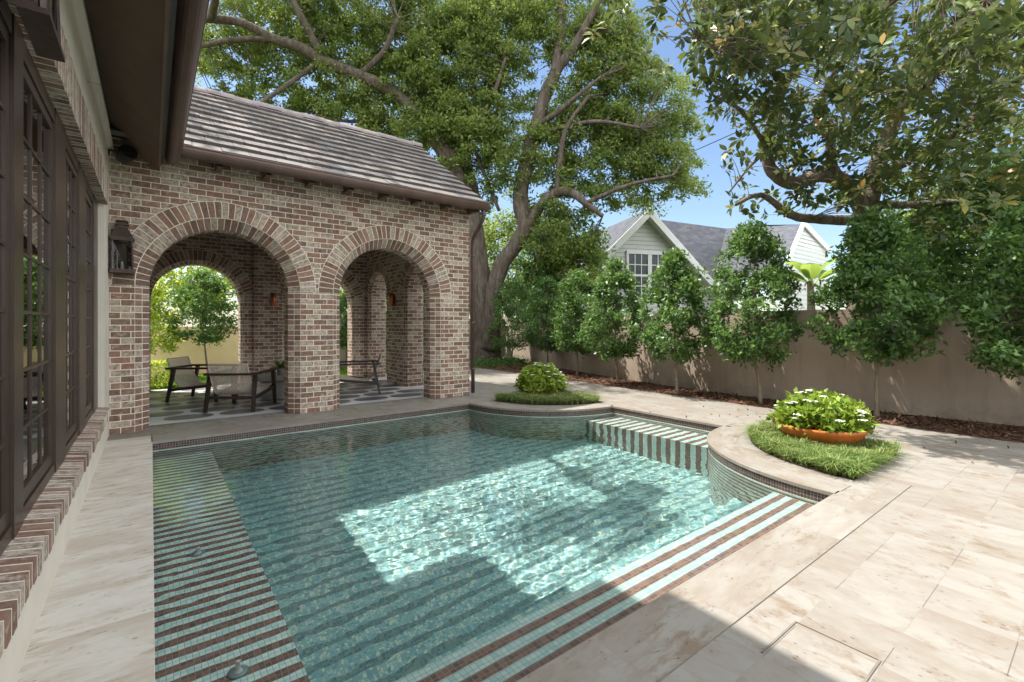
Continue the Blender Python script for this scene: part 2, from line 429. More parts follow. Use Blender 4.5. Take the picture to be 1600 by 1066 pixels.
CURT = flat('curtain_linen', (.42, .39, .33), .95, .1, nscale=30, namt=.12)
SOIL = flat('dark_soil', (.045, .032, .022), .95, .1, nscale=18, namt=.5, bumps=.8, bscale=60)
FLOORG = flat('loggia_floor_pale', (.56, .56, .56), .42, .4, nscale=3, namt=.1)
INLAY = flat('inlay_stone', (.15, .135, .14), .38, .45, nscale=2.2, namt=.35)
CEIL = flat('ceiling_boards', (.045, .033, .027), .8, .2)

def roof_tile_mat(name, cols, bw, rh):
    m, nt, b = new_mat(name)
    uv = uvnode(nt)
    bt = nd(nt, 'ShaderNodeTexBrick', offset=.5)
    nt.links.new(uv, bt.inputs['Vector'])
    for k, val in (('Scale', 1.0), ('Mortar Size', .004), ('Mortar Smooth', .2), ('Brick Width', bw), ('Row Height', rh)): bt.inputs[k].default_value = val
    bt.inputs['Color1'].default_value = (0, 0, 0, 1); bt.inputs['Color2'].default_value = (1, 1, 1, 1)
    col = ramp(nt, bt.outputs[0], cols)
    n = noise(nt, uv, 7, 5, .65); n2 = noise(nt, uv, 40, 4, .6)
    col = mix(nt, math_(nt, 'MULTIPLY', n, .5), col, cols[0][1]); col = mix(nt, math_(nt, 'MULTIPLY', n2, .25), col, cols[-1][1])
    col = mix(nt, bt.outputs['Fac'], col, (.05, .04, .04))
    setc(nt, b, col, .75, .3)
    bump(nt, math_(nt, 'SUBTRACT', math_(nt, 'MULTIPLY', n2, .3), bt.outputs['Fac']), .6, .008, b)
    return m
TILE = roof_tile_mat('concrete_roof_tile', [(0, (.10, .092, .09)), (.3, (.145, .125, .115)), (.55, (.175, .148, .13)), (.8, (.125, .12, .122)), (1, (.16, .142, .13))], .33, 10)
SHINGLE = roof_tile_mat('asphalt_shingle', [(0, (.05, .054, .068)), (.4, (.07, .075, .09)), (.8, (.095, .098, .115)), (1, (.12, .12, .13))], .25, .14)

def glass_mat(name, tint=(.82, .88, .84), refl=1.0):
    m = bpy.data.materials.new(name); m.use_nodes = True; nt = m.node_tree
    nt.nodes.remove(nt.nodes['Principled BSDF'])
    t = nd(nt, 'ShaderNodeBsdfTransparent'); t.inputs[0].default_value = (*tint, 1)
    g = nd(nt, 'ShaderNodeBsdfGlossy'); g.inputs['Roughness'].default_value = .015; g.inputs[0].default_value = (refl, refl, refl, 1)
    fr = nd(nt, 'ShaderNodeFresnel'); fr.inputs[0].default_value = 2.1
    ms = nd(nt, 'ShaderNodeMixShader')
    nt.links.new(fr.outputs[0], ms.inputs[0]); nt.links.new(t.outputs[0], ms.inputs[1]); nt.links.new(g.outputs[0], ms.inputs[2])
    nt.links.new(ms.outputs[0], nt.nodes['Material Output'].inputs['Surface'])
    return m
GLASS = glass_mat('window_glass', (.45, .48, .46))
LGLASS = glass_mat('lantern_glass', (.85, .87, .85), .8)

def water_mat():
    m = bpy.data.materials.new('pool_water'); m.use_nodes = True; nt = m.node_tree
    nt.nodes.remove(nt.nodes['Principled BSDF'])
    r = nd(nt, 'ShaderNodeBsdfRefraction'); r.inputs['IOR'].default_value = 1.33; r.inputs['Roughness'].default_value = 0.0
    r.inputs[0].default_value = (1, 1, 1, 1)
    g = nd(nt, 'ShaderNodeBsdfGlossy'); g.inputs['Roughness'].default_value = 0.02
    fr = nd(nt, 'ShaderNodeFresnel'); fr.inputs[0].default_value = 1.33
    ms = nd(nt, 'ShaderNodeMixShader')
    nt.links.new(fr.outputs[0], ms.inputs[0]); nt.links.new(r.outputs[0], ms.inputs[1]); nt.links.new(g.outputs[0], ms.inputs[2])
    nt.links.new(ms.outputs[0], nt.nodes['Material Output'].inputs['Surface'])
    return m
WATER = water_mat()

# ================================================================ the pool
WL = -0.12
def arc(cx, cy, rx, ry, a0, a1, n=28):
    return [(cx + rx * math.cos(math.radians(a0 + (a1 - a0) * i / n)), cy + ry * math.sin(math.radians(a0 + (a1 - a0) * i / n))) for i in range(n + 1)]
A2 = arc(6.22, 1.43, 1.74, 1.87, 180, 90)         # near planting bed bites into the pool
A1 = arc(6.22, 7.02, 1.77, 1.74, 270, 180)        # far planting bed
POOL = [(0, 1.43)] + A2 + A1 + [(0, 7.02)]
def inside(x, y, poly):
    c = False; j = len(poly) - 1
    for i in range(len(poly)):
        xi, yi = poly[i]; xj, yj = poly[j]
        if (yi > y) != (yj > y) and x < (xj - xi) * (y - yi) / (yj - yi) + xi: c = not c
        j = i
    return c
def wall_strip(pts, z0, z1, name, mat, closed=True):
    b = MB(); L = 0
    n = len(pts)
    for i in range(n if closed else n - 1):
        p, q = pts[i], pts[(i + 1) % n]; d = math.hypot(q[0] - p[0], q[1] - p[1])
        b.face([(p[0], p[1], z0), (p[0], p[1], z1), (q[0], q[1], z1), (q[0], q[1], z0)], [(L, z0), (L, z1), (L + d, z1), (L + d, z0)], True); L += d
    return tag(b.build(name, mat), kind='structure')
FLOOR_Z = -1.50
wall_strip(POOL, FLOOR_Z, -0.112, 'pool_wall', MOS_WALL)
wall_strip(POOL, -0.112, -0.028, 'pool_tile_band', MOS_BAND)
poly_sheet('pool_floor', [(-.02, 1.41), (6.3, 1.41), (6.3, 7.04), (-.02, 7.04)], [], FLOOR_Z, MOS_FLOOR)
b = MB()                                           # shallow tanning shelf along the house side
b.box(-.02, .60, 1.95, 7.04, FLOOR_Z - .01, -.46, skip='b')
tag(b.build('pool_shelf', MOS_SHELF), kind='structure')
b = MB()                                           # ledge along the near side, three brown bands
b.box(-.02, 4.55, 1.41, 1.95, FLOOR_Z - .01, -.22, skip='b')
tag(b.build('pool_ledge', MOS_LEDGE), kind='structure')
b = MB()                                           # lower step in front of the ledge, along its whole length
b.box(.60, 4.6, 1.95, 2.38, FLOOR_Z - .01, -.78, skip='b')
tag(b.build('pool_step', MOS_FLOOR), kind='structure')
b = MB()                                           # bench in the far bay, bands run over its edge
x0, x1 = 5.62, 6.3
b.face([(x0, 2.6, -.36), (x1, 2.6, -.36), (x1, 5.95, -.36), (x0, 5.95, -.36)])
b.face([(x0, 2.6, FLOOR_Z), (x0, 2.6, -.36), (x0, 5.95, -.36), (x0, 5.95, FLOOR_Z)], [(FLOOR_Z, 2.6), (-.36, 2.6), (-.36, 5.95), (FLOOR_Z, 5.95)])
b.box(x0 + .01, x1, 2.6, 5.95, FLOOR_Z, -.37, skip='b')
tag(b.build('pool_bench', MOS_BENCH), kind='structure')

# water surface: real ripples, one sheet just under the coping
st = .0125
nx, ny = int(6.34 / st) + 1, int(5.74 / st) + 1
gx = -.04 + np.arange(nx) * st; gy = 1.36 + np.arange(ny) * st
X, Y = np.meshgrid(gx, gy, indexing='ij')
rs = np.random.RandomState(5)
Hh = np.zeros_like(X)
for i in range(60):
    lam = rs.uniform(.04, .13) if i < 44 else rs.uniform(.16, .6)
    th = rs.normal(1.0, .8); k = 2 * PI / lam
    Hh += (lam ** 1.15) * rs.uniform(.5, 1) * np.sin(k * (X * math.cos(th) + Y * math.sin(th)) + rs.uniform(0, 6.28))
calm = 1 / (1 + np.exp(-(X - .75) / .22))
env = sum(np.sin(X * a_ + Y * b_ + c_) for a_, b_, c_ in ((1.7, .8, .3), (-.9, 2.1, 1.1), (2.9, -1.7, 2.), (.6, 3.1, 4.)))
Hh *= (.00118 + .00045 * env / 1.5) * (.75 + .25 * calm)
wv = np.stack([X, Y, WL + Hh], -1).reshape(-1, 3)
BIG = [(x + (.03 if x > 3 else -.03), y + (.03 if y > 4 else -.03)) for x, y in POOL]
wf = []
for i in range(nx - 1):
    for j in range(ny - 1):
        if inside(gx[i] + st / 2, gy[j] + st / 2, BIG):
            a = i * ny + j; wf.append((a, a + ny, a + ny + 1, a + 1))
me = bpy.data.meshes.new('water'); me.from_pydata(wv.tolist(), [], wf)
bm = bmesh.new(); bm.from_mesh(me); bmesh.ops.delete(bm, geom=[v for v in bm.verts if not v.link_faces], context='VERTS'); bm.to_mesh(me); bm.free()
me.polygons.foreach_set('use_smooth', [True] * len(me.polygons)); me.materials.append(WATER)
water = bpy.data.objects.new('water', me); COL.objects.link(water); water['kind'] = 'structure'
water.cycles.is_caustics_caster = True
for n in ('pool_wall', 'pool_floor', 'pool_shelf', 'pool_ledge', 'pool_step', 'pool_bench'):
    bpy.data.objects[n].cycles.is_caustics_receiver = True

# coping
def coping(pts, wid, name, closed=False, mat=TRAV_COPING):
    """strip on the outer (left) side of pts"""
    b = MB(); n = len(pts); off = []
    for i in range(n):
        p = Vector(pts[i]); a = Vector(pts[max(i - 1, 0)]); c = Vector(pts[min(i + 1, n - 1)])
        d = (c - a).normalized(); off.append(p + Vector((d.y, -d.x)) * wid)
    L = 0
    for i in range(n - 1):
        p, q = Vector(pts[i]), Vector(pts[i + 1]); po, qo = off[i], off[i + 1]; d = (q - p).length
        pi_ = p + (p - po).normalized() * .012; qi = q + (q - qo).normalized() * .012
        b.face([(po.x, po.y, 0), (qo.x, qo.y, 0), (qi.x, qi.y, 0), (pi_.x, pi_.y, 0)], [(L, wid), (L + d, wid), (L + d, 0), (L, 0)])
        b.face([(pi_.x, pi_.y, 0), (qi.x, qi.y, 0), (qi.x, qi.y, -.03), (pi_.x, pi_.y, -.03)], [(L, 0), (L + d, 0), (L + d, .03), (L, .03)])
        b.face([(pi_.x, pi_.y, -.03), (qi.x, qi.y, -.03), (q.x, q.y, -.03), (p.x, p.y, -.03)])
        L += d
    return tag(b.build(name, mat), kind='structure')
coping([(-.42, 1.43), (4.56, 1.43)], .325, 'pool_coping')
coping(A2, .33, 'pool_coping')
coping([(6.22, 3.30), (6.22, 5.28)], .33, 'pool_coping')
coping(A1, .33, 'pool_coping')
coping([(4.55, 7.02), (-.0, 7.02)], .36, 'pool_coping')
coping([(0, 7.38), (0, 1.43)], .42, 'pool_coping', mat=TRAV_SHADE_LIFT)

HOLE = [(x + (.06 if x > 3 else -.06), y + (.06 if y > 4 else -.06)) for x, y in POOL]
DECK = [(-.42, -8), (8.12, -8), (8.12, 3.0), (8.25, 8.2), (8.3, 12.55), (-8, 12.55), (-8, 7.5), (-.42, 7.5)]
poly_sheet('pool_deck', DECK, [HOLE], -.004, TRAV)
# dark expansion joint in the deck and the lifted skimmer paver
JOINT = flat('joint_sealant', (.17, .15, .125), .8, .2)
b = MB()
b.box(-.42, 5.22, 1.102, 1.1055, -.004, .0008)
tag(b.build('deck_joint', JOINT), kind='structure')
b = MB()
b.box(2.06, 2.405, .928, .936, -.004, .0008); b.box(2.06, 2.405, .606, .614, -.004, .0008)
b.box(2.401, 2.4035, .616, .926, -.004, .0008)
tag(b.build('skimmer_joint', JOINT), kind='structure')

# ground, lawn, mulch
def ground_mat():
    m, nt, b = new_mat('ground_earth')
    co = geoco(nt); n = noise(nt, co, .6, 5); n2 = noise(nt, co, 14, 4)
    col = ramp(nt, n, [(.35, (.045, .07, .02)), (.6, (.08, .085, .035))]); col = mix(nt, n2, col, (.05, .06, .02))
    setc(nt, b, col, .95, .1); bump(nt, n2, .6, .03, b); return m
def lawn_mat():
    m, nt, b = new_mat('lawn_turf')
    co = geoco(nt); n = noise(nt, co, 1.1, 4); n2 = noise(nt, co, 60, 3)
    col = ramp(nt, n, [(.35, (.07, .14, .02)), (.65, (.13, .22, .03))]); col = mix(nt, n2, col, (.05, .10, .015))
    setc(nt, b, col, .9, .15); bump(nt, n2, .8, .03, b); return m
def mulch_mat():
    m, nt, b = new_mat('pine_mulch')
    co = geoco(nt)
    vo = nd(nt, 'ShaderNodeTexVoronoi'); vo.inputs['Scale'].default_value = 34; nt.links.new(mapping(nt, co, scale=(1, .45, 1), rot=(0, 0, .4)), vo.inputs['Vector'])
    col = ramp(nt, noise(nt, vo.outputs['Color'], 2.0, 0), [(.3, (.04, .022, .014)), (.5, (.095, .05, .032)), (.7, (.17, .095, .06))])
    setc(nt, b, col, .9, .15); bump(nt, vo.outputs['Distance'], .9, .03, b); return m
GR = 260
poly_sheet('ground', [(-GR, -GR), (GR, -GR), (GR, GR), (-GR, GR)], [[(-.3, 1.1), (6.6, 1.1), (6.6, 7.3), (-.3, 7.3)]], -.05, ground_mat())
poly_sheet('lawn', [(-8, 12.5), (10.0, 12.5), (11.6, 15.6), (-8, 16.2)], [], -.012, lawn_mat())
poly_sheet('mulch_bed', [(8.10, -8), (9.6, -8), (9.5, 0), (9.3, 3), (9.3, 5.6), (9.9, 9.4), (11.2, 15.4), (8.4, 15.4), (7.6, 13.2), (8.28, 12.3), (8.23, 8.2), (8.10, 3.0)], [], -.002, mulch_mat())
# ================================================================ brick loggia
LOG = empty('brick_loggia', (2.25, 10.1, 0))
tag(LOG, 'arched brick loggia with a tiled roof at the far end of the pool', 'loggia')
LOGI = Matrix.Translation((-2.25, -10.1, 0))
def under(o, parent):                                   # keep world coordinates of the mesh while parenting
    o.parent = parent; o.matrix_parent_inverse = Matrix.Translation(parent.location).inverted(); return o
CH = .15
def arch_wall(parent, T, U0, U1, Ztop, arches, spring, W, ch=CH, ring=.23, pad=0.0, wall_name='brick_wall'):
    """W(u, d, z) gives world points; d = 0 is the viewed face, d = T the other one"""
    wall = MB(); rings = {(k, sd_): (MB(), MB()) for k in range(len(arches)) for sd_ in (0, 1)}
    arches = sorted(arches)
    def zl(u):
        z = spring
        for c, r in arches:
            ro = r + ch + ring
            if abs(u - c) < ro: z = max(z, spring + math.sqrt(ro * ro - (u - c) ** 2))
        return z
    us = {U0, U1}
    for c, r in arches:
        for k in range(41): us.add(min(U1, max(U0, c - math.cos(PI * k / 40) * (r + ch + ring))))
    us = sorted(us)
    for side in (0, 1):
        d = 0 if side == 0 else T
        def fc(mb, pts, uv, sm=False):
            if side: pts, uv = pts[::-1], uv[::-1]
            mb.face([W(*p) for p in pts], uv, sm)
        for a, b in zip(us[:-1], us[1:]):
            if b - a < 1e-5: continue
            za, zb = zl(a + 1e-6), zl(b - 1e-6)
            fc(wall, [(a, d, za), (b, d, zb), (b, d, Ztop), (a, d, Ztop)], [(a, za), (b, zb), (b, Ztop), (a, Ztop)])
        edges = [U0]
        for c, r in arches: edges += [c - r - ch, c + r + ch]
        edges.append(U1)
        for a, b in zip(edges[0::2], edges[1::2]):
            fc(wall, [(a, d, 0), (b, d, 0), (b, d, spring), (a, d, spring)], [(a, 0), (b, 0), (b, spring), (a, spring)])
        dd = ch if side == 0 else T - ch
        for ai, (c, r) in enumerate(arches):
            rg, cf = rings[ai, side]; R = r + ch; Ro = R + ring; N = 36
            for k in range(N):
                t0, t1 = PI * k / N, PI * (k + 1) / N
                q = lambda rad, t, dep: (c - rad * math.cos(t), dep, spring + rad * math.sin(t))
                m = (R + Ro) / 2; m = round(PI * m / .0815) * .0815 / PI
                fc(rg, [q(R, t0, d), q(R, t1, d), q(Ro, t1, d), q(Ro, t0, d)], [(t0 * m, 0), (t1 * m, 0), (t1 * m, ring), (t0 * m, ring)])
                m2 = round(PI * (r + ch / 2) / .0815) * .0815 / PI
                fc(cf, [q(r, t0, dd), q(r, t1, dd), q(R, t1, d), q(R, t0, d)], [(t0 * m2, 0.002), (t1 * m2, 0.002), (t1 * m2, .138), (t0 * m2, .138)])
            for s in (-1, 1):
                pts = [(c + s * R, d, 0), (c + s * r, dd, 0), (c + s * r, dd, spring), (c + s * R, d, spring)]
                uv = [(0, .28), (0, 0.0), (spring, 0.0), (spring, .28)]
                if s > 0: pts, uv = pts[::-1], uv[::-1]
                fc(cf, pts, uv)
    for c, r in arches:                                 # reveals
        N = 36
        for k in range(N):
            t0, t1 = PI * k / N, PI * (k + 1) / N
            q = lambda t, dep: W(c - r * math.cos(t), dep, spring + r * math.sin(t))
            wall.face([q(t0, ch), q(t0, T - ch), q(t1, T - ch), q(t1, ch)], [(ch, t0 * r), (T - ch, t0 * r), (T - ch, t1 * r), (ch, t1 * r)], True)
        for s in (-1, 1):
            wall.face([W(c + s * r, ch, 0), W(c + s * r, T - ch, 0), W(c + s * r, T - ch, spring), W(c + s * r, ch, spring)][::(1 if s > 0 else -1)],
                      [(ch, 0), (T - ch, 0), (T - ch, spring), (ch, spring)][::(1 if s > 0 else -1)])
    for u in (U0, U1):
        wall.face([W(u, 0, 0), W(u, T, 0), W(u, T, Ztop), W(u, 0, Ztop)], [(0, 0), (T, 0), (T, Ztop), (0, Ztop)])
    under(wall.build(wall_name, BRICK), parent)
    for rg, cf in rings.values():
        under(rg.build('arch_ring', BRICK_ARCH), parent); under(cf.build('arch_chamfer', BRICK_CH), parent)
YF, YB, XR = 7.77, 12.0, 4.45
arch_wall(LOG, .55, -.42, 4.93, 3.90, [(.835, .855), (3.315, .835)], 1.895, lambda u, d, z: Vector((u, YF + d, z)))
arch_wall(LOG, .50, -.42, 4.93, 3.90, [(.79, .80), (3.30, .80)], 1.88, lambda u, d, z: Vector((u, YB + d, z)), ch=.07)
arch_wall(LOG, .48, YF + .55, YB, 3.90, [(9.12, .55), (11.28, .55)], 2.08, lambda u, d, z: Vector((XR + d, u, z)), ch=.06)
b = MB(); b.box(1.84, 2.38, YB - .12, YB + .01, 0, 3.8); under(b.build('brick_pilaster', BRICK), LOG)
# left inner wall, ceiling, gable
b = MB(); b.box(-.60, -.425, YF + .55, YB, 0, 3.9); under(b.build('brick_wall', BRICK), LOG)
b = MB(); b.box(-.42, 4.45, YF + .55, YB, 3.55, 3.62); under(b.build('ceiling', CEIL), LOG)
EY, EZ, RY, RZ = 7.36, 3.665, 10.13, 5.58
b = MB()
for x in (4.93, 4.45):
    b.face([(x, YF, 3.9), (x, YB + .5, 3.9), (x, RY, RZ - .15)][::(1 if x > 4.9 else -1)])
under(b.build('gable', BRICK), LOG)
# roof: thick flat tiles, course over course
rl = math.hypot(RY - EY, RZ - EZ); dy, dz = (RY - EY) / rl, (RZ - EZ) / rl
NC = 11; RX0, RX1 = -3.6, 5.03
rt = random.Random(3)
def tile_slope(sgn):
    b = MB()
    n_y = lambda s, h: (RY - sgn * (RY - (EY + dy * s - dz * h)) if sgn < 0 else EY + dy * s - dz * h)
    def pt(x, s, h):
        y = EY + dy * s - dz * h
        if sgn < 0: y = 2 * RY - y
        return (x, y, EZ + dz * s + dy * h)
    wt = .335
    for i in range(NC):
        s0, s1 = rl * i / NC - .012, rl * (i + 1) / NC
        x = RX0 - (wt / 2 if i % 2 else 0); k = 0
        while x < RX1 - .02:
            xa, xb = max(x, RX0) + .003, min(x + wt, RX1) - .003
            if xb - xa > .03:
                h = .056 + rt.uniform(-.005, .009); j = rt.uniform(-.006, .006)
                U = (k * 2 + i * 37 + .1) * wt; uv = lambda u, v: (U + u * .9, i * 10 + 1 + v)
                a, bb, c, d = pt(xa, s0 + j, h), pt(xb, s0 + j, h), pt(xb, s1, h * .3), pt(xa, s1, h * .3)
                q = [uv(0, 0), uv(xb - xa, 0), uv(xb - xa, .3), uv(0, .3)]
                a0, b0 = pt(xa, s0 + j, 0), pt(xb, s0 + j, 0)
                f = 1 if sgn > 0 else -1
                b.face([a, bb, c, d][::f], q[::f]); b.face([a0, b0, bb, a][::f], q[::f])
                d0, c0 = pt(xa, s1, 0), pt(xb, s1, 0)
                b.face([bb, b0, c0, c][::f], q[::f]); b.face([a0, a, d, d0][::f], q[::f])
            x += wt; k += 1
    return b
rf = under(tile_slope(1).build('roof', TILE), LOG)
under(tile_slope(-1).build('roof', TILE), LOG)
b = MB()
for i in range(int((RX1 - RX0) / .40) + 1):
    xa = RX0 + i * .40; xb = min(xa + .43, RX1 + .02); lift = .012 * (i % 2) + .004
    prof = [(RY + .15 * math.cos(t), RZ - .05 + lift + .125 * math.sin(t)) for t in [PI * k / 8 for k in range(9)]]
    b.extrude(prof, xa, xb, closed=True)
under(b.build('ridge_cap', flat('ridge_tile', (.25, .21, .21), .8, .3, nscale=2.5, namt=.25)), LOG)
b = MB()
b.face([(RX0, EY + .05, EZ - .01), (RX0, RY, RZ - .05), (RX1 - .05, RY, RZ - .05), (RX1 - .05, EY + .05, EZ - .01)])
b.face([(RX0, 2 * RY - EY, EZ - .01), (RX1 - .05, 2 * RY - EY, EZ - .01), (RX1 - .05, RY, RZ - .05), (RX0, RY, RZ - .05)])
for s in (1, -1):
    A = Vector((RX1 - .045, RY - s * (RY - EY), EZ - .06)); B = Vector((RX1 - .045, RY, RZ - .09)); b.beam(A, B, .03, .14)
under(b.build('roof_deck', SOFFIT), LOG)
def gutter_prof(y, z, s=1):
    out = [(y - .085 * s, z + .015), (y - .085 * s, z)] + [(y - .085 * s * math.cos(t), z - .125 * math.sin(t)) for t in [PI * k / 12 for k in range(1, 12)]] + [(y + .085 * s, z), (y + .085 * s, z + .015)]
    inn = [(y + .078 * s, z + .012)] + [(y + .078 * s * math.cos(t), z - .115 * math.sin(t)) for t in [PI * k / 12 for k in range(1, 12)]] + [(y - .078 * s, z + .012)]
    return out, inn
def gutter(name, mat, y, z, a, b_, axis, parent, s=1):
    b = MB(); o, i = gutter_prof(y, z, s)
    b.extrude(o, a, b_, False, True, axis); b.extrude(i, a, b_, False, True, axis)
    lip = o[1]; b.extrude([(lip[0] - .010 * s, lip[1] + .006), (lip[0] - .004 * s, lip[1] - .004), (lip[0] + .006 * s, lip[1] + .004), (lip[0] + .004 * s, lip[1] + .018), (lip[0] - .006 * s, lip[1] + .018)], a, b_, True, False, axis)
    for e in (a, b_):
        pts = [((e, p[0], p[1]) if axis == 'x' else (p[0], e, p[1])) for p in o]
        b.face(pts)
    return under(b.build(name, mat), parent)
gutter('gutter', COPPER, 7.33, 3.655, .20, 5.06, 'x', LOG)
b = MB(); b.box(.1, 5.0, 7.425, 7.45, 3.56, 3.70); under(b.build('fascia', COPPER), LOG)
for i in range(9):
    x = .15 + i * .595
    b = MB(); b.face([(x - .035, 7.46, 3.60), (x + .035, 7.46, 3.60), (x + .035, 7.46, 3.54), (x - .035, 7.46, 3.54)][::-1])
    b.box(x - .035, x + .035, 7.46, YF, 3.53, 3.64); under(b.build('rafter_tail', SOFFIT), LOG)
b = MB()
b.tube([(4.97, 7.33, 3.55), (4.97, 7.33, 3.46), (4.975, 7.36, 3.38), (4.98, 7.50, 3.24), (4.985, 7.66, 3.12), (4.985, 7.72, 3.05), (4.985, 7.725, 2.9), (4.985, 7.725, .05)], .036, 12)
for z in (2.7, 1.4, .5): b.tube([(4.985, 7.725, z), (4.985, 7.725, z + .04)], .043, 12)
under(b.build('downspout', COPPER), LOG)
# floor with oval inlay
poly_sheet('loggia_floor', [(-.42, 8.12), (4.93, 8.12), (4.93, 12.5), (-.42, 12.5)], [], .002, FLOORG)
b = MB(); rt = random.Random(11)
for i in range(-1, 9):
    for j in range(0, 9):
        cx, cy = -.25 + i * .70 + (.35 if j % 2 else 0), 8.52 + j * .50
        if not (-.2 < cx < 4.6 and cy < 12.3): continue
        rx, ry = .315, .205
        pts = []
        for k in range(24):
            a = 2 * PI * k / 24; e = .72
            pts.append((cx + rx * math.copysign(abs(math.cos(a)) ** e, math.cos(a)), cy + ry * math.copysign(abs(math.sin(a)) ** 1.0, math.sin(a)), .006))
        b.face(pts)
tag(b.build('floor_inlay', INLAY), kind='structure')

# ================================================================ main house along the left
HOU = empty('main_house', (-.42, 2, 0))
tag(HOU, 'cream main house with dark framed windows and brown eave along the left edge', 'house')
WX = -.42
def hpart(mb, name, mat): return under(mb.build(name, mat), HOU)
OY0, OY1 = .8, 7.0
b = MB()
b.box(-.62, WX, -7, 7.765, 0, .36)
b.box(-.62, WX, -7, OY0, .36, 6.2); b.box(-.62, WX, OY1, 7.765, .36, 3.9)
b.box(-.62, WX, OY0, 7.0, 3.06, 6.2, skip='')
b.box(-7, -.62, 6.95, 7.1, 3.2, 6.2)
hpart(b, 'wall', STUCCO)
b = MB()                                               # crown strip under the eave
b.box(WX, WX + .022, -7, 7.765, 3.55, 3.90); b.extrude([(WX + .022, 3.55), (WX + .05, 3.60), (WX + .022, 3.64)], -7, 7.76, True, False, 'y')
hpart(b, 'crown_moulding', STUCCO)
# brick sill (rowlock) and lintel (soldier)
rs_ = random.Random(5)
b = MB(); y = OY0 - .1
while y < 7.02:
    d = rs_.uniform(-.004, .006); h = rs_.uniform(-.004, .004)
    b.face([(-.56, y, .475 + h), (-.372 + d, y, .445 + h), (-.372 + d, y + .073, .445 + h), (-.56, y + .073, .475 + h)], [(y, 0), (y, .2), (y + .073, .2), (y + .073, 0)])
    b.face([(-.372 + d, y, .445 + h), (-.372 + d, y, .352), (-.372 + d, y + .073, .352), (-.372 + d, y + .073, .445 + h)], [(y, .2), (y, .3), (y + .073, .3), (y + .073, .2)])
    for yy, s in ((y, 1), (y + .073, -1)):
        b.face([(-.56, yy, .352), (-.372 + d, yy, .352), (-.372 + d, yy, .445 + h), (-.56, yy, .475 + h)][::s], [(y + .036, 0), (y + .036, .2), (y + .036, .25), (y + .036, .05)][::s])
    b.face([(-.56, y, .352), (-.56, y + .073, .352), (-.372 + d, y + .073, .352), (-.372 + d, y, .352)], [(y, 0), (y + .07, 0), (y + .07, .2), (y, .2)])
    y += .0785
b.box(-.56, -.385, OY0, 7.0, .355, .43)
hpart(b, 'brick_sill', BRICK_SILL)
b = MB(); y = OY0 - .1
while y < 7.02:
    d = rs_.uniform(-.003, .005)
    b.face([(-.395 + d, y, 2.755), (-.395 + d, y + .073, 2.755), (-.395 + d, y + .073, 3.065), (-.395 + d, y, 3.065)], [(y, 0), (y + .073, 0), (y + .073, .3), (y, .3)])
    b.face([(-.56, y, 2.755), (-.56, y + .073, 2.755), (-.395 + d, y + .073, 2.755), (-.395 + d, y, 2.755)], [(y, 0), (y + .073, 0), (y + .073, .2), (y, .2)])
    for yy, s in ((y, 1), (y + .073, -1)):
        b.face([(-.5, yy, 2.755), (-.395 + d, yy, 2.755), (-.395 + d, yy, 3.065), (-.5, yy, 3.065)][::s], [(y + .036, 0), (y + .036, .1), (y + .036, .25), (y + .036, .05)][::s])
    y += .0785
b.box(-.56, -.405, OY0, 7.0, 2.765, 3.055)
hpart(b, 'brick_lintel', BRICK_SILL)
# windows: posts, sashes with small panes
def ywin(px, X=-.49):
    k = (px - CX_) / F_; Z = X / (CC * k + SS); return -SS * k * Z + CC * Z
posts = [(OY0, OY0 + .10), (ywin(14), ywin(29)), (ywin(82), ywin(98)), (ywin(120), ywin(130)), (ywin(143.5), 7.0)]
posts.insert(1, (posts[1][0] - .95, posts[1][0] - .85))
b = MB()
for a, c in posts: b.box(-.55, -.474, a, c, .46, 2.756)
b.box(-.55, -.48, OY0, 7.0, 2.66, 2.755); b.box(-.55, -.48, OY0, 7.0, .46, .525)
bevel(hpart(b, 'window_frame', BRONZE), .004, 1)
for i, ((a0, a1), (c0, c1)) in enumerate(zip(posts[:-1], posts[1:])):
    s0, s1 = a1 + .004, c0 - .004
    z0, z1 = .53, 2.655
    f = MB()
    for y0, y1 in ((s0, s0 + .055), (s1 - .055, s1)): f.box(-.515, -.489, y0, y1, z0, z1)
    f.box(-.515, -.489, s0 + .055, s1 - .055, z0, z0 + .07); f.box(-.515, -.489, s0 + .055, s1 - .055, z1 - .055, z1)
    wso = hpart(f, 'window', BRONZE)
    g0, g1 = s0 + .055, s1 - .055
    ncol = 3 if (g1 - g0) > .6 else 2
    mu = MB()
    for k in range(1, ncol):
        yy = g0 + (g1 - g0) * k / ncol; mu.box(-.507, -.494, yy - .008, yy + .008, z0 + .07, z1 - .055)
    for k in range(1, 7):
        zz = z0 + .07 + (z1 - z0 - .125) * k / 7; mu.box(-.506, -.495, g0, g1, zz - .008, zz + .008)
    mo = mu.build('muntins', BRONZE); mo.parent = wso
    pn = MB(); pn.face([(-.502, g0, z0 + .07), (-.502, g1, z0 + .07), (-.502, g1, z1 - .055), (-.502, g0, z1 - .055)])
    po = pn.build('pane', GLASS); po.parent = wso
b = MB()                                               # the dim room behind the panes
b.box(-4.5, -4.4, -6, 7, 0, 3.4); b.box(-4.5, -.63, 7.02, 7.1, 0, 3.4); b.box(-4.5, -.63, -6.1, -6, 0, 3.4)
b.box(-4.5, -.63, -6, 7.02, 3.2, 3.3); b.box(-4.5, -.63, -6, 7.02, -.04, -.02)
hpart(b, 'interior_wall', INT)
for yc in (ywin(20), ywin(90), ywin(125), 6.9):
    b = MB(); n = 14
    for k in range(n):
        ya, yb = yc - .16 + .32 * k / n, yc - .16 + .32 * (k + 1) / n
        xa, xb = -.70 + .03 * math.sin(k * 1.9), -.70 + .03 * math.sin((k + 1) * 1.9)
        b.face([(xa, ya, .1), (xb, yb, .1), (xb, yb, 2.9), (xa, ya, 2.9)], None, True)
    hpart(b, 'curtain', CURT)
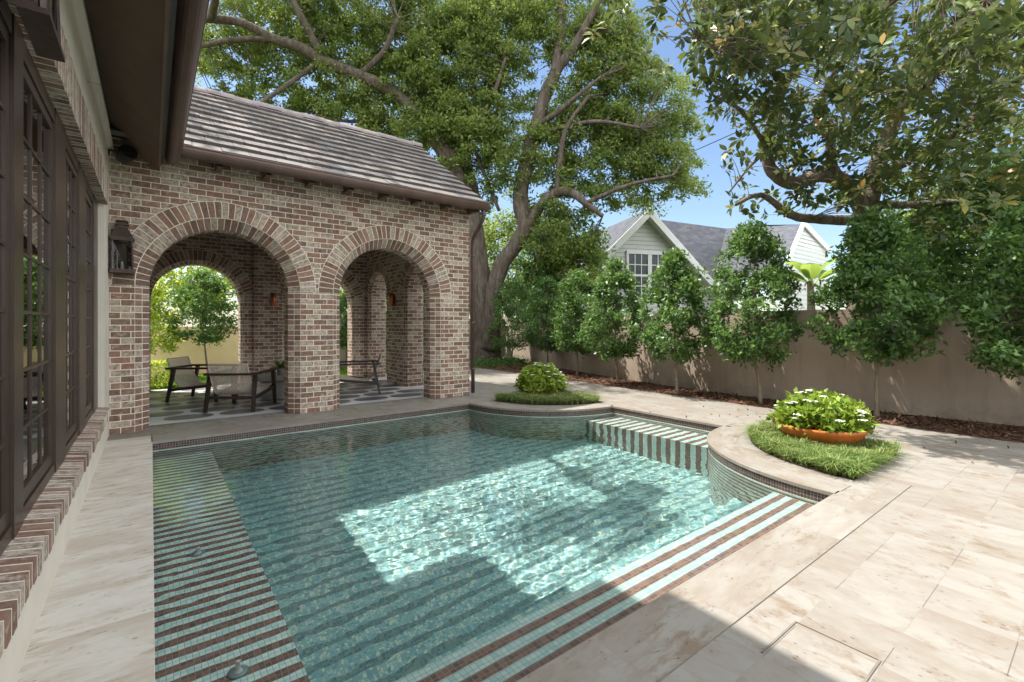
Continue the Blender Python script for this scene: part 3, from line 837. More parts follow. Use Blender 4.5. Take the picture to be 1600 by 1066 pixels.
# eave: raked soffit, fascia, gutter, roof; upper storey that throws the big shadow
b = MB()
b.face([(WX, -7, 3.84), (WX, 7.765, 3.84), (.075, 7.765, 3.415), (.075, -7, 3.415)])
b.box(.07, .095, -7, 7.40, 3.385, 3.60)
for yy in (1.0, 3.1, 5.2, 7.1): b.box(WX, .07, yy, yy + .006, 3.40, 3.401)
hpart(b, 'soffit', SOFFIT)
gutter('gutter', COPPER, .215, 3.56, -7, 7.42, 'y', HOU, s=-1)
b = MB()
b.box(.09, .135, -7, 7.40, 3.50, 3.64); b.face([(.24, -7, 3.60), (.24, 7.42, 3.60), (-.42, 7.5, 4.08), (-.42, -7, 4.08)]); b.face([(-.42, 7.0, 4.08), (-.42, 7.5, 4.08), (-4.5, 7.5, 5.2), (-4.5, 7.0, 5.2)])
hpart(b, 'roof', TILE)
b = MB(); b.box(-6, .40, -7, 7.0, 6.2, 6.45); b.face([(.4, -7, 6.46), (.4, 7, 6.46), (-3, 7, 8.6), (-3, -7, 8.6)])
hpart(b, 'upper_roof', TILE)

# ================================================================ garden walls
def catmull(pts, n=8):
    out = []; pts = [Vector(p) for p in pts]
    for i in range(len(pts) - 1):
        p0, p1, p2, p3 = pts[max(i - 1, 0)], pts[i], pts[i + 1], pts[min(i + 2, len(pts) - 1)]
        for k in range(n):
            t = k / n
            out.append(.5 * ((2 * p1) + (p2 - p0) * t + (2 * p0 - 5 * p1 + 4 * p2 - p3) * t * t + (3 * p1 - p0 - 3 * p2 + p3) * t ** 3))
    out.append(pts[-1]); return out
def garden_wall(pts, h, th, mat, label, smooth=True, n=8):
    c = catmull([(x, y, 0) for x, y in pts], n); b = MB(); L = 0
    off = []
    for i in range(len(c)):
        d = (c[min(i + 1, len(c) - 1)] - c[max(i - 1, 0)]).normalized(); off.append(c[i] + Vector((d.y, -d.x, 0)) * th)
    for i in range(len(c) - 1):
        p, q, po, qo = c[i], c[i + 1], off[i], off[i + 1]; u = Vector((0, 0, h)); z = Vector((0, 0, -.06))
        for A, B in ((q, p), (po, qo)): b.face([A + z, B + z, B + u, A + u], None, smooth)
        b.face([p + u, po + u, qo + u, q + u][::-1])
    for i in (0, -1):
        b.face([c[i], off[i], off[i] + Vector((0, 0, h)), c[i] + Vector((0, 0, h))])
    return tag(b.build('garden_wall', mat), label, 'wall')
garden_wall([(9.7, -9), (9.52, -1), (9.42, .8), (9.2, 2.4), (9.05, 4.1), (9.2, 5.6), (9.45, 7.4), (9.87, 9.4), (10.6, 12), (11.6, 15.4)], 1.64, .2, STUCCO_G,
            'long curving taupe stucco wall behind the row of clipped trees')
garden_wall([(11.6, 15.5), (8, 15.55), (3.2, 15.6)][::-1], 1.60, -.2, STUCCO_G, 'straight grey stucco wall between the loggia and the large oak trunk', n=3)
garden_wall([(-9, 16.3), (0, 16.3), (3.4, 16.3)], 1.32, -.2, STUCCO_T, 'low sand coloured stucco wall seen through the left arch', n=3)

# ================================================================ neighbour's house over the wall
NB = empty('neighbour_house', P(1060, 560, 23).to_tuple()); NB.location.z = 0
tag(NB, 'white clapboard house with grey shingle gables beyond the wall', 'house')
def npart(mb, name, mat, parent=None):
    o = mb.build(name, mat); under(o, NB); return o
E1 = Vector((CC, -SS, 0)); E2 = Vector((SS, CC, 0))     # across and along the view
apex = P(1007, 338, 20.0)
ang = math.radians(-14)
ax = (E1 * math.cos(ang) + E2 * math.sin(-ang)).normalized(); ay = Vector((-ax.y, ax.x, 0))   # gable runs along ax, ridge goes back along ay
def G(u, v, z): return Vector((apex.x, apex.y, 0)) + ax * u + ay * v + Vector((0, 0, z))
az = apex.z; HW, HZ = 3.9, az - 3.75
b = MB(); nlap = 34
for i in range(nlap):                                   # lapped boards
    z0 = 0 + az * i / nlap; z1 = az * (i + 1) / nlap
    w0 = HW if z0 < HZ else HW * (az - z0) / (az - HZ); w1 = HW if z1 < HZ else HW * (az - z1) / (az - HZ)
    if z0 < HZ < z1: w0 = w1 = HW * (az - z1) / (az - HZ)
    b.face([G(-w0, -.02, z0), G(w0, -.02, z0), G(w1, 0, z1), G(-w1, 0, z1)])
b.face([G(HW, 0, 0), G(HW, 9, 0), G(HW, 9, HZ), G(HW, 0, HZ)]); b.face([G(-HW, 0, 0), G(-HW, 0, HZ), G(-HW, 9, HZ), G(-HW, 9, 0)])
npart(b, 'wall', SIDING)
b = MB(); k = (az - HZ) / HW
for s in (-1, 1):
    q = [G(0, -.45, az + .22), G(0, 7, az + .22), G(s * (HW + .5), 7, az + .22 - k * (HW + .5)), G(s * (HW + .5), -.45, az + .22 - k * (HW + .5))]
    b.face(q[::s], [(0, 0), (7.4, 0), (7.4, 5.6), (0, 5.6)][::s])
npart(b, 'roof', SHINGLE)
b = MB()
for s in (-1, 1):
    b.beam(G(0, -.44, az + .06), G(s * (HW + .5), -.44, az + .06 - k * (HW + .5)), .05, .26)
    b.beam(G(0, -.22, az + .0), G(s * (HW + .4), -.22, az + .0 - k * (HW + .4)), .44, .03)
npart(b, 'rake_board', TRIM)
def nwindow(u0, u1, z0, z1):
    f = MB()
    for a, c in ((u0 - .1, u0), (u1, u1 + .1)): 
        f.face([G(a, -.09, z0), G(c, -.09, z0), G(c, -.09, z1), G(a, -.09, z1)]); f.face([G(c, -.09, z0), G(c, 0, z0), G(c, 0, z1), G(c, -.09, z1)]); f.face([G(a, 0, z0), G(a, -.09, z0), G(a, -.09, z1), G(a, 0, z1)])
    for a, c in ((z0 - .1, z0), (z1, z1 + .14)):
        f.face([G(u0 - .1, -.10, a), G(u1 + .1, -.10, a), G(u1 + .1, -.10, c), G(u0 - .1, -.10, c)]); f.face([G(u0 - .1, -.10, c), G(u1 + .1, -.10, c), G(u1 + .1, 0, c), G(u0 - .1, 0, c)])
    zm = (z0 + z1) / 2
    for a in [u0 + (u1 - u0) * i / 3 for i in (1, 2)]: f.face([G(a - .02, -.07, z0), G(a + .02, -.07, z0), G(a + .02, -.07, z1), G(a - .02, -.07, z1)])
    for zz, t in ((zm, .045), ((z0 + zm) / 2, .02), ((z1 + zm) / 2, .02)): f.face([G(u0, -.075, zz - t), G(u1, -.075, zz - t), G(u1, -.075, zz + t), G(u0, -.075, zz + t)])
    wo = npart(f, 'window', TRIM)
    p = MB(); p.face([G(u0, -.05, z0), G(u1, -.05, z0), G(u1, -.05, z1), G(u0, -.05, z1)])
    po = p.build('pane', flat('neighbour_glass', (.05, .065, .07), .25, .3)); po.parent = wo
nwindow(-.78, .12, 2.55, 4.35); nwindow(.30, 1.22, 2.55, 4.35)
# main roof behind, then the side gable at right
b = MB()
r0, r1 = P(1012, 341, 24.5), P(1140, 358, 24.8); e1, e0 = P(1160, 470, 22.4), P(1085, 470, 22.4)
b.face([r0, e0, e1, r1], [(0, 0), (0, 5), (4, 5), (4, 0)])
r2, r3 = P(1135, 357, 22.3), P(1256, 351, 20.0); e3, e2 = P(1222, 415, 17.4), P(1112, 450, 21.0)
b.face([r2, e2, e3, r3], [(0, 0), (0, 5), (5, 5), (5, 0)])
b.face([r3, P(1296, 392, 21.5), P(1220, 380, 25), P(1150, 352, 24.5)], [(0, 0), (0, 5), (5, 5), (5, 0)])
npart(b, 'roof', SHINGLE)
b = MB()
A, B, C_ = P(1253, 355, 20.0), P(1227, 412, 17.9), P(1292, 394, 21.0)
Bl, Cl = B.copy(), C_.copy(); Bl.z = Cl.z = 0
nl = 30
for i in range(nl):
    t0, t1 = i / nl, (i + 1) / nl
    zz = A.z * t0; z2 = A.z * t1
    def edge(Q, z):
        if z <= Q.z: return Vector((Q.x, Q.y, z))
        f = (z - Q.z) / (A.z - Q.z); return Vector((Q.x + (A.x - Q.x) * f, Q.y + (A.y - Q.y) * f, z))
    o = Vector((-.02, -.02, 0)); b.face([edge(B, zz) + o, edge(C_, zz) + o, edge(C_, z2), edge(B, z2)])
npart(b, 'wall', SIDING)
b = MB(); b.beam(A + Vector((-.1, -.1, .12)), B + Vector((-.15, -.15, .02)), .08, .24); b.beam(A + Vector((0, -.1, .12)), C_ + Vector((.1, -.1, .02)), .08, .24)
npart(b, 'rake_board', TRIM)
# ================================================================ lanterns, lamps, speaker
def lantern(loc, rz, s, label, w=None, dep=None):
    """copper carriage lantern, back at local y = 0, projecting to -y"""
    t = empty('wall_lantern', loc, rz); tag(t, label, 'lantern')
    w, h = (w or .105 * s), .40 * s; dep = dep or 2 * w
    b = MB()
    for sx in (-1, 1):
        for sy in (0, 1):
            x = sx * w; y = -.02 * s - sy * dep * .95
            b.beam((x, y, 0), (x * .92, y + (.01 * s if sy else 0), h), .022 * s, .022 * s)
    b.box(-w - .02 * s, w + .02 * s, -dep - .045 * s, 0, -.028 * s, 0)
    for z in (h - .02 * s, .0):
        b.box(-w, w, -.03 * s, -.012 * s, z, z + .02 * s); b.box(-w, w, -dep - .03 * s, -dep - .01 * s, z, z + .02 * s)
        for sx in (-1, 1): b.box(sx * w - .01 * s, sx * w + .01 * s, -dep, -.03 * s, z, z + .02 * s)
    o = b.build('lantern_frame', LANTERN, t); bevel(o, .003, 1)
    b = MB(); cy = -dep / 2 - .02 * s; q_ = dep / 2 / w
    def fr(r0, z0, r1, z1):
        A = [(-r0, cy - r0 * q_, z0), (r0, cy - r0 * q_, z0), (r0, cy + r0 * q_, z0), (-r0, cy + r0 * q_, z0)]; B = [(-r1, cy - r1 * q_, z1), (r1, cy - r1 * q_, z1), (r1, cy + r1 * q_, z1), (-r1, cy + r1 * q_, z1)]
        for k in range(4): b.face([A[k], A[(k + 1) % 4], B[(k + 1) % 4], B[k]])
        b.face(B); b.face(A[::-1])
    fr(w + .02 * s, h, w + .02 * s, h + .02 * s); fr(w + .015 * s, h + .02 * s, .055 * s, h + .15 * s); fr(.045 * s, h + .15 * s, .045 * s, h + .185 * s)
    fr(.068 * s, h + .185 * s, .068 * s, h + .20 * s); fr(.045 * s, h + .20 * s, .045 * s, h + .225 * s); fr(.065 * s, h + .225 * s, .05 * s, h + .245 * s)
    b.build('lantern_roof', LANTERN, t)
    b = MB(); y0, y1 = -dep - .015 * s, -.03 * s
    b.face([(-w, y0, .01), (w, y0, .01), (w, y0, h), (-w, y0, h)])
    for sx in (-1, 1): b.face([(sx * w, y0, .01), (sx * w, y1, .01), (sx * w, y1, h), (sx * w, y0, h)])
    b.build('lantern_glass', LGLASS, t)
    b = MB(); b.lathe([(0, .0), (.05 * s, .0), (.05 * s, .012 * s), (.012 * s, .02 * s), (.012 * s, .10 * s), (.008 * s, .12 * s), (0, .12 * s)], 16, (0, cy, 0))
    b.build('burner', TRIM, t)
    b = MB(); b.box(-.06 * s, .06 * s, -.014, 0, .05, h - .02); b.build('backplate', LANTERN, t)
    return t
lantern((-.29, YF - .002, 2.06), 0, .98, 'aged copper carriage lantern on the brick wall left of the first arch')
lantern((WX + .022, 2.70, 2.60), PI / 2, .8, 'large copper lantern above the windows, cut off at the top left corner', .19, .055)
def wall_lamp(loc, rz, label):
    t = empty('wall_lamp', loc, rz); tag(t, label, 'lamp', 'copper cylinder lamps inside the loggia')
    b = MB(); b.lathe([(0, -.15), (.05, -.15), (.058, -.145), (.058, .145), (.05, .15), (0, .15)], 20, (0, -.075, 0)); b.build('lamp_cylinder', COPPERL, t)
    b = MB(); b.box(-.045, .045, -.022, 0, -.10, .10); b.build('backplate', LANTERN, t)
wall_lamp((2.22, YB - .121, 1.95), 0, 'copper cylinder lamp on the back wall seen through the left arch')
wall_lamp((XR - .002, 10.22, 1.95), -PI / 2, 'copper cylinder lamp on the side pillar seen through the right arch')
t = empty('outdoor_speaker', (-.25, 7.55, 3.50)); tag(t, 'black outdoor speaker under the eave in the corner by the brick wall', 'speaker')
M = Matrix.Rotation(math.radians(25), 4, 'Z') @ Matrix.Rotation(math.radians(-18), 4, 'X')
b = MB(); b.lathe([(0, -.11), (.06, -.11), (.075, -.09), (.095, .03), (.098, .075), (.09, .09), (.075, .085), (.0, .075)], 24)
R_ = M @ Matrix.Rotation(PI / 2, 4, 'X'); b.v = [R_ @ v for v in b.v]; b.build('speaker_body', BLACK, t)
b = MB(); b.beam((-.02, .06, .02), (-.165, .06, .05), .03, .02); b.box(-.172, -.155, .02, .1, -.02, .12); b.build('bracket', BLACK, t)

# ================================================================ loggia furniture
ROPE = flat('taupe_rope', (.46, .40, .33), .85, .15, nscale=60, namt=.2)
def sling_profile():
    p = [(.40, .345), (.36, .335), (.22, .300), (.05, .262), (-.10, .245), (-.20, .262), (-.27, .315), (-.33, .41), (-.385, .54), (-.43, .66), (-.455, .745)]
    return [tuple(v) for v in [(q.x, q.y) for q in catmull([(a, c, 0) for a, c in p], 4)]]
def make_chair(label):
    t = empty('lounge_chair'); tag(t, label, 'chair', 'rope lounge chairs in the loggia')
    for sx in (-1, 1):
        for a, c in (((sx * .36, -.42, 0), (sx * .345, -.31, .585)), ((sx * .345, .42, 0), (sx * .34, .36, .585))):
            b = MB(); b.beam(a, c, .036, .05, (1, 0, 0), .05, .058); bevel(b.build('leg', WOOD, t), .006, 2)
        b = MB(); b.beam((sx * .345, .45, .60), (sx * .355, -.42, .60), .062, .034); bevel(b.build('armrest', WOOD, t), .010, 2)
        b = MB(); b.beam((sx * .35, -.36, .215), (sx * .342, .39, .30), .03, .05); b.build('side_rail', WOOD, t)
    b = MB(); b.beam((-.375, -.415, .60), (.375, -.415, .60), .05, .034); bevel(b.build('back_rail', WOOD, t), .008, 2)
    b = MB(); b.beam((-.345, .40, .315), (.345, .40, .315), .035, .05); b.build('cross_rail', WOOD, t)
    b = MB(); b.beam((-.35, -.33, .22), (.35, -.33, .22), .035, .045); b.build('cross_rail', WOOD, t)
    pr = sling_profile(); b = MB(); N = 30
    for k in range(N):
        u = -.285 + .57 * k / (N - 1); hw = .0082
        tp = .86 + .14 * min(1, abs(.5) * 2)
        for (y0, z0), (y1, z1) in zip(pr[:-1], pr[1:]):
            d = Vector((0, y1 - y0, z1 - z0)).normalized(); n = Vector((0, -d.z, d.y)) * .005
            A, B = Vector((u, y0, z0)), Vector((u, y1, z1)); sx_ = Vector((hw, 0, 0))
            b.face([A - sx_, A + n, B + n, B - sx_]); b.face([A + n, A + sx_, B + sx_, B + n])
            b.face([A - sx_, B - sx_, B - n, A - n]); b.face([A - n, B - n, B + sx_, A + sx_])
    ed = pr
    b.tube([(-.295, y, z) for y, z in pr], .012, 6); b.tube([(.295, y, z) for y, z in pr], .012, 6)
    y, z = pr[-1]; b.tube([(-.295, y, z), (-.285, y - .004, z + .016), (.285, y - .004, z + .016), (.295, y, z)], .013, 6)
    y, z = pr[0]; b.tube([(-.295, y, z), (.295, y, z)], .012, 6)
    b.build('rope_sling', ROPE, t)
    return t
c1 = make_chair('rope lounge chair seen from behind, nearest the pool behind the middle column')
c1.location = (1.20, 8.88, .006); c1.rotation_euler = (0, 0, math.atan2(.83, .55) - PI / 2)
def chair_copy(loc, dx, dy_, label):
    c = copy_tree(c1); c.location = loc; c.rotation_euler = (0, 0, math.atan2(dy_, dx) - PI / 2); c['label'] = label; return c
chair_copy((.77, 10.36, .006), .80, -.55, 'rope lounge chair farther back at left in front of the sand coloured wall')
chair_copy((3.32, 9.45, .006), -.90, .32, 'rope lounge chair seen from the side through the right arch')
t = empty('coffee_table', (1.95, 9.80, .006)); tag(t, 'round pale concrete coffee table between the lounge chairs', 'table')
b = MB(); b.lathe([(0, .34), (.44, .34), (.46, .35), (.46, .395), (.445, .41), (0, .41)], 40); b.build('table_top', CONC, t)
b = MB(); b.lathe([(.33, 0), (.31, .34)], 32); b.build('pedestal', CONC, t)

# ================================================================ plants in bowls
def leaf_blob(name, mat, parent, pts, size, rnd, up=.6, asp=.5, loc=None):
    n = len(pts); v = np.zeros((n, 4, 3)); pts = np.asarray(pts)
    d = rnd.normal(size=(n, 3)); d[:, 2] += up * .4; d /= np.linalg.norm(d, axis=1)[:, None]
    nn = rnd.normal(size=(n, 3)); nn[:, 2] += up * 2; s = np.cross(d, nn); s /= np.linalg.norm(s, axis=1)[:, None] + 1e-9
    L = size * rnd.uniform(.7, 1.25, (n, 1)); W = L * asp * .5
    fold = np.cross(s, d) * L * .10
    v[:, 0] = pts; v[:, 1] = pts + d * L * .45 + s * W + fold; v[:, 2] = pts + d * L; v[:, 3] = pts + d * L * .45 - s * W + fold
    return leaf_mesh(name, v, mat, parent)
def leaf_mesh(name, v, mat, parent=None):
    n, k = v.shape[0], v.shape[1]
    me = bpy.data.meshes.new(name)
    me.vertices.add(n * k); me.vertices.foreach_set('co', v.reshape(-1).astype(np.float32))
    me.loops.add(n * k); me.loops.foreach_set('vertex_index', np.arange(n * k, dtype=np.int32))
    me.polygons.add(n); me.polygons.foreach_set('loop_start', np.arange(0, n * k, k, dtype=np.int32))
    me.polygons.foreach_set('loop_total', np.full(n, k, dtype=np.int32))
    me.materials.append(mat); me.update(calc_edges=True)
    o = bpy.data.objects.new(name, me); COL.objects.link(o)
    if parent is not None: o.parent = parent
    return o
PENTAS = leaf_mat('bedding_leaf', [(0, (.12, .21, .025)), (.5, (.21, .32, .04)), (1, (.33, .41, .06))], .35, .5, .3, tcol=(.35, .45, .05))
FLOWER = flat('white_petal', (.82, .82, .76), .7, .2, namt=.03)
def planter(loc, s, hgt, plabel, blabel, bowl_s=1.0, seed=1, pz=.265):
    t = empty('planter_bowl', (*loc, .0)); tag(t, blabel, 'planter', 'orange bowls at the pool corners')
    b = MB(); b.lathe([(0, .0), (.20, .0), (.30, .03), (.40, .10), (.465, .19), (.48, .225), (.462, .235), (.44, .20), (.36, .15), (0, .15)], 48, (0, 0, .02), bowl_s, bowl_s)
    b.build('bowl', ORANGE, t)
    b = MB(); b.lathe([(0, .175), (.41, .175)], 32, (0, 0, .02), bowl_s, bowl_s); b.build('soil', SOIL, t)
    r = np.random.RandomState(seed)
    q = empty('flowering_plant', (*loc, pz)); tag(q, plabel, 'plant', 'white flowering plants in the bowls')
    N = 5200; P_ = r.normal(size=(N, 3)); P_ /= np.linalg.norm(P_, axis=1)[:, None]; P_[:, 2] = np.abs(P_[:, 2])
    rad = r.uniform(.55, 1, (N, 1)) ** .5
    lump = 1 + .10 * np.sin(P_[:, :1] * 9 + seed) * np.cos(P_[:, 1:2] * 8 + seed * 2) + .07 * np.sin(P_[:, :1] * 21)
    P_ = P_ * rad * lump * np.array([.53 * s, .53 * s, hgt])
    P_[:, 2] = P_[:, 2] ** 1.0 + .0
    dr = np.hypot(P_[:, 0], P_[:, 1]); low = (P_[:, 2] < .08); P_[low, 2] -= .02 * (dr[low] > .45 * s)
    leaf_blob('foliage', PENTAS, q, P_, .085, r, .7, .55)
    for k in range(34):
        a, e = r.uniform(0, 6.28), r.uniform(.15, 1.35)
        p = Vector((math.cos(a) * math.cos(e) * .575 * s, math.sin(a) * math.cos(e) * .575 * s, math.sin(e) * (hgt + .045) + r.uniform(-.015, .02)))
        b = MB(); rr = r.uniform(.022, .042)
        for i in range(24):
            o_ = Vector((r.uniform(-1, 1), r.uniform(-1, 1), 0)) * rr; z = .012 * (1 - o_.length / rr / 1.6)
            c_ = p + o_ + Vector((0, 0, z)); aa = r.uniform(0, 6.28)
            b.face([c_ + Vector((math.cos(aa + j * PI * .4) * .011, math.sin(aa + j * PI * .4) * .011, r.uniform(-.004, .004))) for j in range(5)])
        b.build('flower_head', FLOWER, q)
planter((6.08, 2.10), .83, .31, 'wide mound of lime green leaves with white flowers, in the nearer orange bowl', 'orange glazed low bowl in the nearer grass bed on the right', .94, 1)
planter((5.90, 6.75), .83, .40, 'deep green mound dotted with white flowers, in the far bowl by the loggia', 'rust brown low bowl in the far grass bed near the loggia', .80, 4, .20)
# beds and their grass
GRASS = leaf_mat('mondo_grass', [(0, (.06, .12, .025)), (.4, (.12, .20, .045)), (.75, (.20, .29, .075)), (.93, (.28, .33, .11)), (1, (.34, .30, .14))], .25, .5, .35, tcol=(.25, .36, .04))
def grass_tufts(name, pts, hgt, mat, rnd, label, wdt=.006, lean=.6):
    n = len(pts); pts = np.asarray(pts)
    a = rnd.uniform(0, 2 * PI, n); d = np.stack([np.cos(a), np.sin(a), np.zeros(n)], 1); s = np.stack([-np.sin(a), np.cos(a), np.zeros(n)], 1)
    L = hgt * rnd.uniform(.5, 1.25, (n, 1)) * (1 + .28 * np.sin(pts[:, :1] * 11) * np.cos(pts[:, 1:2] * 13 + 1)); ln = rnd.uniform(.15, 1.0, (n, 1)) * lean; z = np.array([[0, 0, 1.0]])
    m = pts + z * L * .62 + d * L * ln * .40; t_ = pts + z * L * (.92 - .35 * ln) + d * L * ln * 1.15
    w_ = wdt * rnd.uniform(.7, 1.3, (n, 1))
    v = np.zeros((n * 2, 4, 3)); v[0::2, 0] = pts - s * w_; v[0::2, 1] = pts + s * w_; v[0::2, 2] = m + s * w_ * .8; v[0::2, 3] = m - s * w_ * .8
    v[1::2, 0] = m - s * w_ * .8; v[1::2, 1] = m + s * w_ * .8; v[1::2, 2] = t_ + s * w_ * .15; v[1::2, 3] = t_ - s * w_ * .15
    o = leaf_mesh(name, v, mat); tag(o, label, 'grass', kind='stuff'); return o
def bed(cx, cy, rx, ry, sgn, seed, label):
    pts = [(cx, cy)] + [(cx - rx * math.cos(PI / 2 * k / 20), cy + sgn * ry * math.sin(PI / 2 * k / 20)) for k in range(21)]
    if sgn > 0: pts = pts[::-1]
    poly_sheet('planting_bed', pts, [], .004, SOIL)
    r = np.random.RandomState(seed); q = []
    while len(q) < 900:
        x, y = r.uniform(0, 1), r.uniform(0, 1)
        if x * x + y * y < .97: q.append((cx - x * rx, cy + sgn * y * ry, 0.0))
    q = np.array(q); q = np.repeat(q, 24, 0); q[:, :2] += r.normal(size=(len(q), 2)) * .014; q[:, 2] = .004
    grass_tufts('mondo_grass', q, .15, GRASS, r, label, .0036, 1.25)
bed(6.40, 1.45, 1.42, 1.45, 1, 2, 'mondo grass in the near quarter round bed under the orange bowl')
bed(6.40, 7.00, 1.42, 1.36, -1, 3, 'mondo grass in the far quarter round bed by the loggia')
# bubblers on the shelf
for (x, y, lab) in ((.335, 2.62, 'small bubbler fitting on the striped shelf, nearest the camera'), (.265, 4.05, 'small bubbler fitting on the striped shelf, farther from the camera')):
    t = empty('pool_bubbler', (x, y, -.46)); tag(t, lab, 'bubbler', 'bubblers on the pool shelf')
    b = MB(); b.lathe([(0, .002), (.043, .002), (.047, .006), (.04, .014), (.02, .016), (0, .016)], 24); b.build('cover_plate', flat('bubbler_grey', (.20, .27, .27), .4, .4), t)
    b = MB(); b.lathe([(.02, .016), (.012, .03), (.010, .10), (.014, .105), (0, .108)], 12); b.build('nozzle', TRIM, t)
# ================================================================ trees
BARK_OAK = bark_mat('oak_bark', (.065, .05, .039), (.14, .113, .09), (.235, .20, .165))
BARK_MAG = bark_mat('magnolia_bark', (.10, .075, .055), (.22, .18, .14), (.33, .29, .24))
BARK_YOUNG = bark_mat('young_bark', (.15, .11, .075), (.26, .21, .15), (.36, .30, .23))
OAKLEAF = leaf_mat('oak_leaf', [(0, (.035, .080, .022)), (.3, (.070, .14, .032)), (.6, (.12, .205, .042)), (.85, (.23, .31, .065)), (1, (.42, .43, .13))], .5, .42, .45, tcol=(.36, .44, .07))
HEDGELEAF = leaf_mat('hedge_leaf', [(0, (.020, .056, .018)), (.4, (.038, .098, .026)), (.75, (.068, .150, .036)), (1, (.170, .275, .070))], .28, .46, .5, tcol=(.341, .558, .078))
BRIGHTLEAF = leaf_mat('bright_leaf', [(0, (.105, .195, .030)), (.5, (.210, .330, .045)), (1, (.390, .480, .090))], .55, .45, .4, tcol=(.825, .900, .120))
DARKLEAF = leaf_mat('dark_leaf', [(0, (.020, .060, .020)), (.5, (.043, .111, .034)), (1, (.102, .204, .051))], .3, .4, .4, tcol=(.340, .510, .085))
MAGLEAF = leaf_mat('magnolia_leaf', [(0, (.045, .10, .035)), (.45, (.085, .16, .05)), (.8, (.14, .21, .06)), (.93, (.25, .26, .06)), (.97, (.36, .29, .05)), (1, (.42, .17, .05))], .28, .42, .35, back=(.045, .075, .03), tcol=(.30, .36, .07))
BANANA = leaf_mat('banana_leaf', [(0, (.09, .19, .03)), (1, (.16, .28, .06))], .5, .4, .4, tcol=(.5, .6, .1))
RN = np.random.RandomState(12)
def limb(mb, pts, seg=10, jit=.06, n=5, rnd=random.Random(4)):
    """pts: (px, py, Z, r)"""
    c = catmull([P(a, b_, z) for a, b_, z, r in pts], n); rr = []
    for i in range(len(pts) - 1):
        for k in range(n): rr.append(pts[i][3] + (pts[i + 1][3] - pts[i][3]) * k / n)
    rr.append(pts[-1][3]); mb.tube(c, rr, seg, True, jit, rnd); return c, rr
def cloud(mask, n, rnd):
    """random points inside a set of view ellipses (cx, cy, rx, ry, Zmin, Zmax, weight)"""
    wts = np.array([m[6] * m[2] * m[3] for m in mask], float); wts /= wts.sum()
    idx = rnd.choice(len(mask), n, p=wts); out = []
    for i in idx:
        cx, cy, rx, ry, z0, z1, _ = mask[i]
        a, r = rnd.uniform(0, 2 * PI), math.sqrt(rnd.uniform(0, 1))
        out.append(P(cx + rx * r * math.cos(a), cy + ry * r * math.sin(a), rnd.uniform(z0, z1)))
    return out
def twigs(mb, centres, skel, rnd, rad=.012, every=1, maxd=9):
    sk = np.array([tuple(p) for p in skel])
    for k, c in enumerate(centres):
        if k % every: continue
        d = np.linalg.norm(sk - np.array(tuple(c)), axis=1); j = int(d.argmin())
        if d[j] > maxd or d[j] < .15: continue
        a = Vector(sk[j]); m = (a + c) / 2 + Vector((rnd.uniform(-.2, .2), rnd.uniform(-.2, .2), rnd.uniform(0, .35))) * min(1, d[j] * .4)
        q = catmull([a, m, c], 4); r0 = rad * (1 + d[j] * .55)
        mb.tube(q, [r0 + (rad * .4 - r0) * i / (len(q) - 1) for i in range(len(q))], 5, False)
def clusters(centres, per, rad, rnd, flat_=.75):
    c = np.repeat(np.array([tuple(p) for p in centres]), per, 0)
    g = rnd.normal(size=c.shape); g /= np.linalg.norm(g, axis=1)[:, None]
    g *= rnd.uniform(0, 1, (len(c), 1)) ** .55 * rad * np.repeat(rnd.uniform(.6, 1.3, (len(centres), 1)), per, 0); g[:, 2] *= flat_
    return c + g

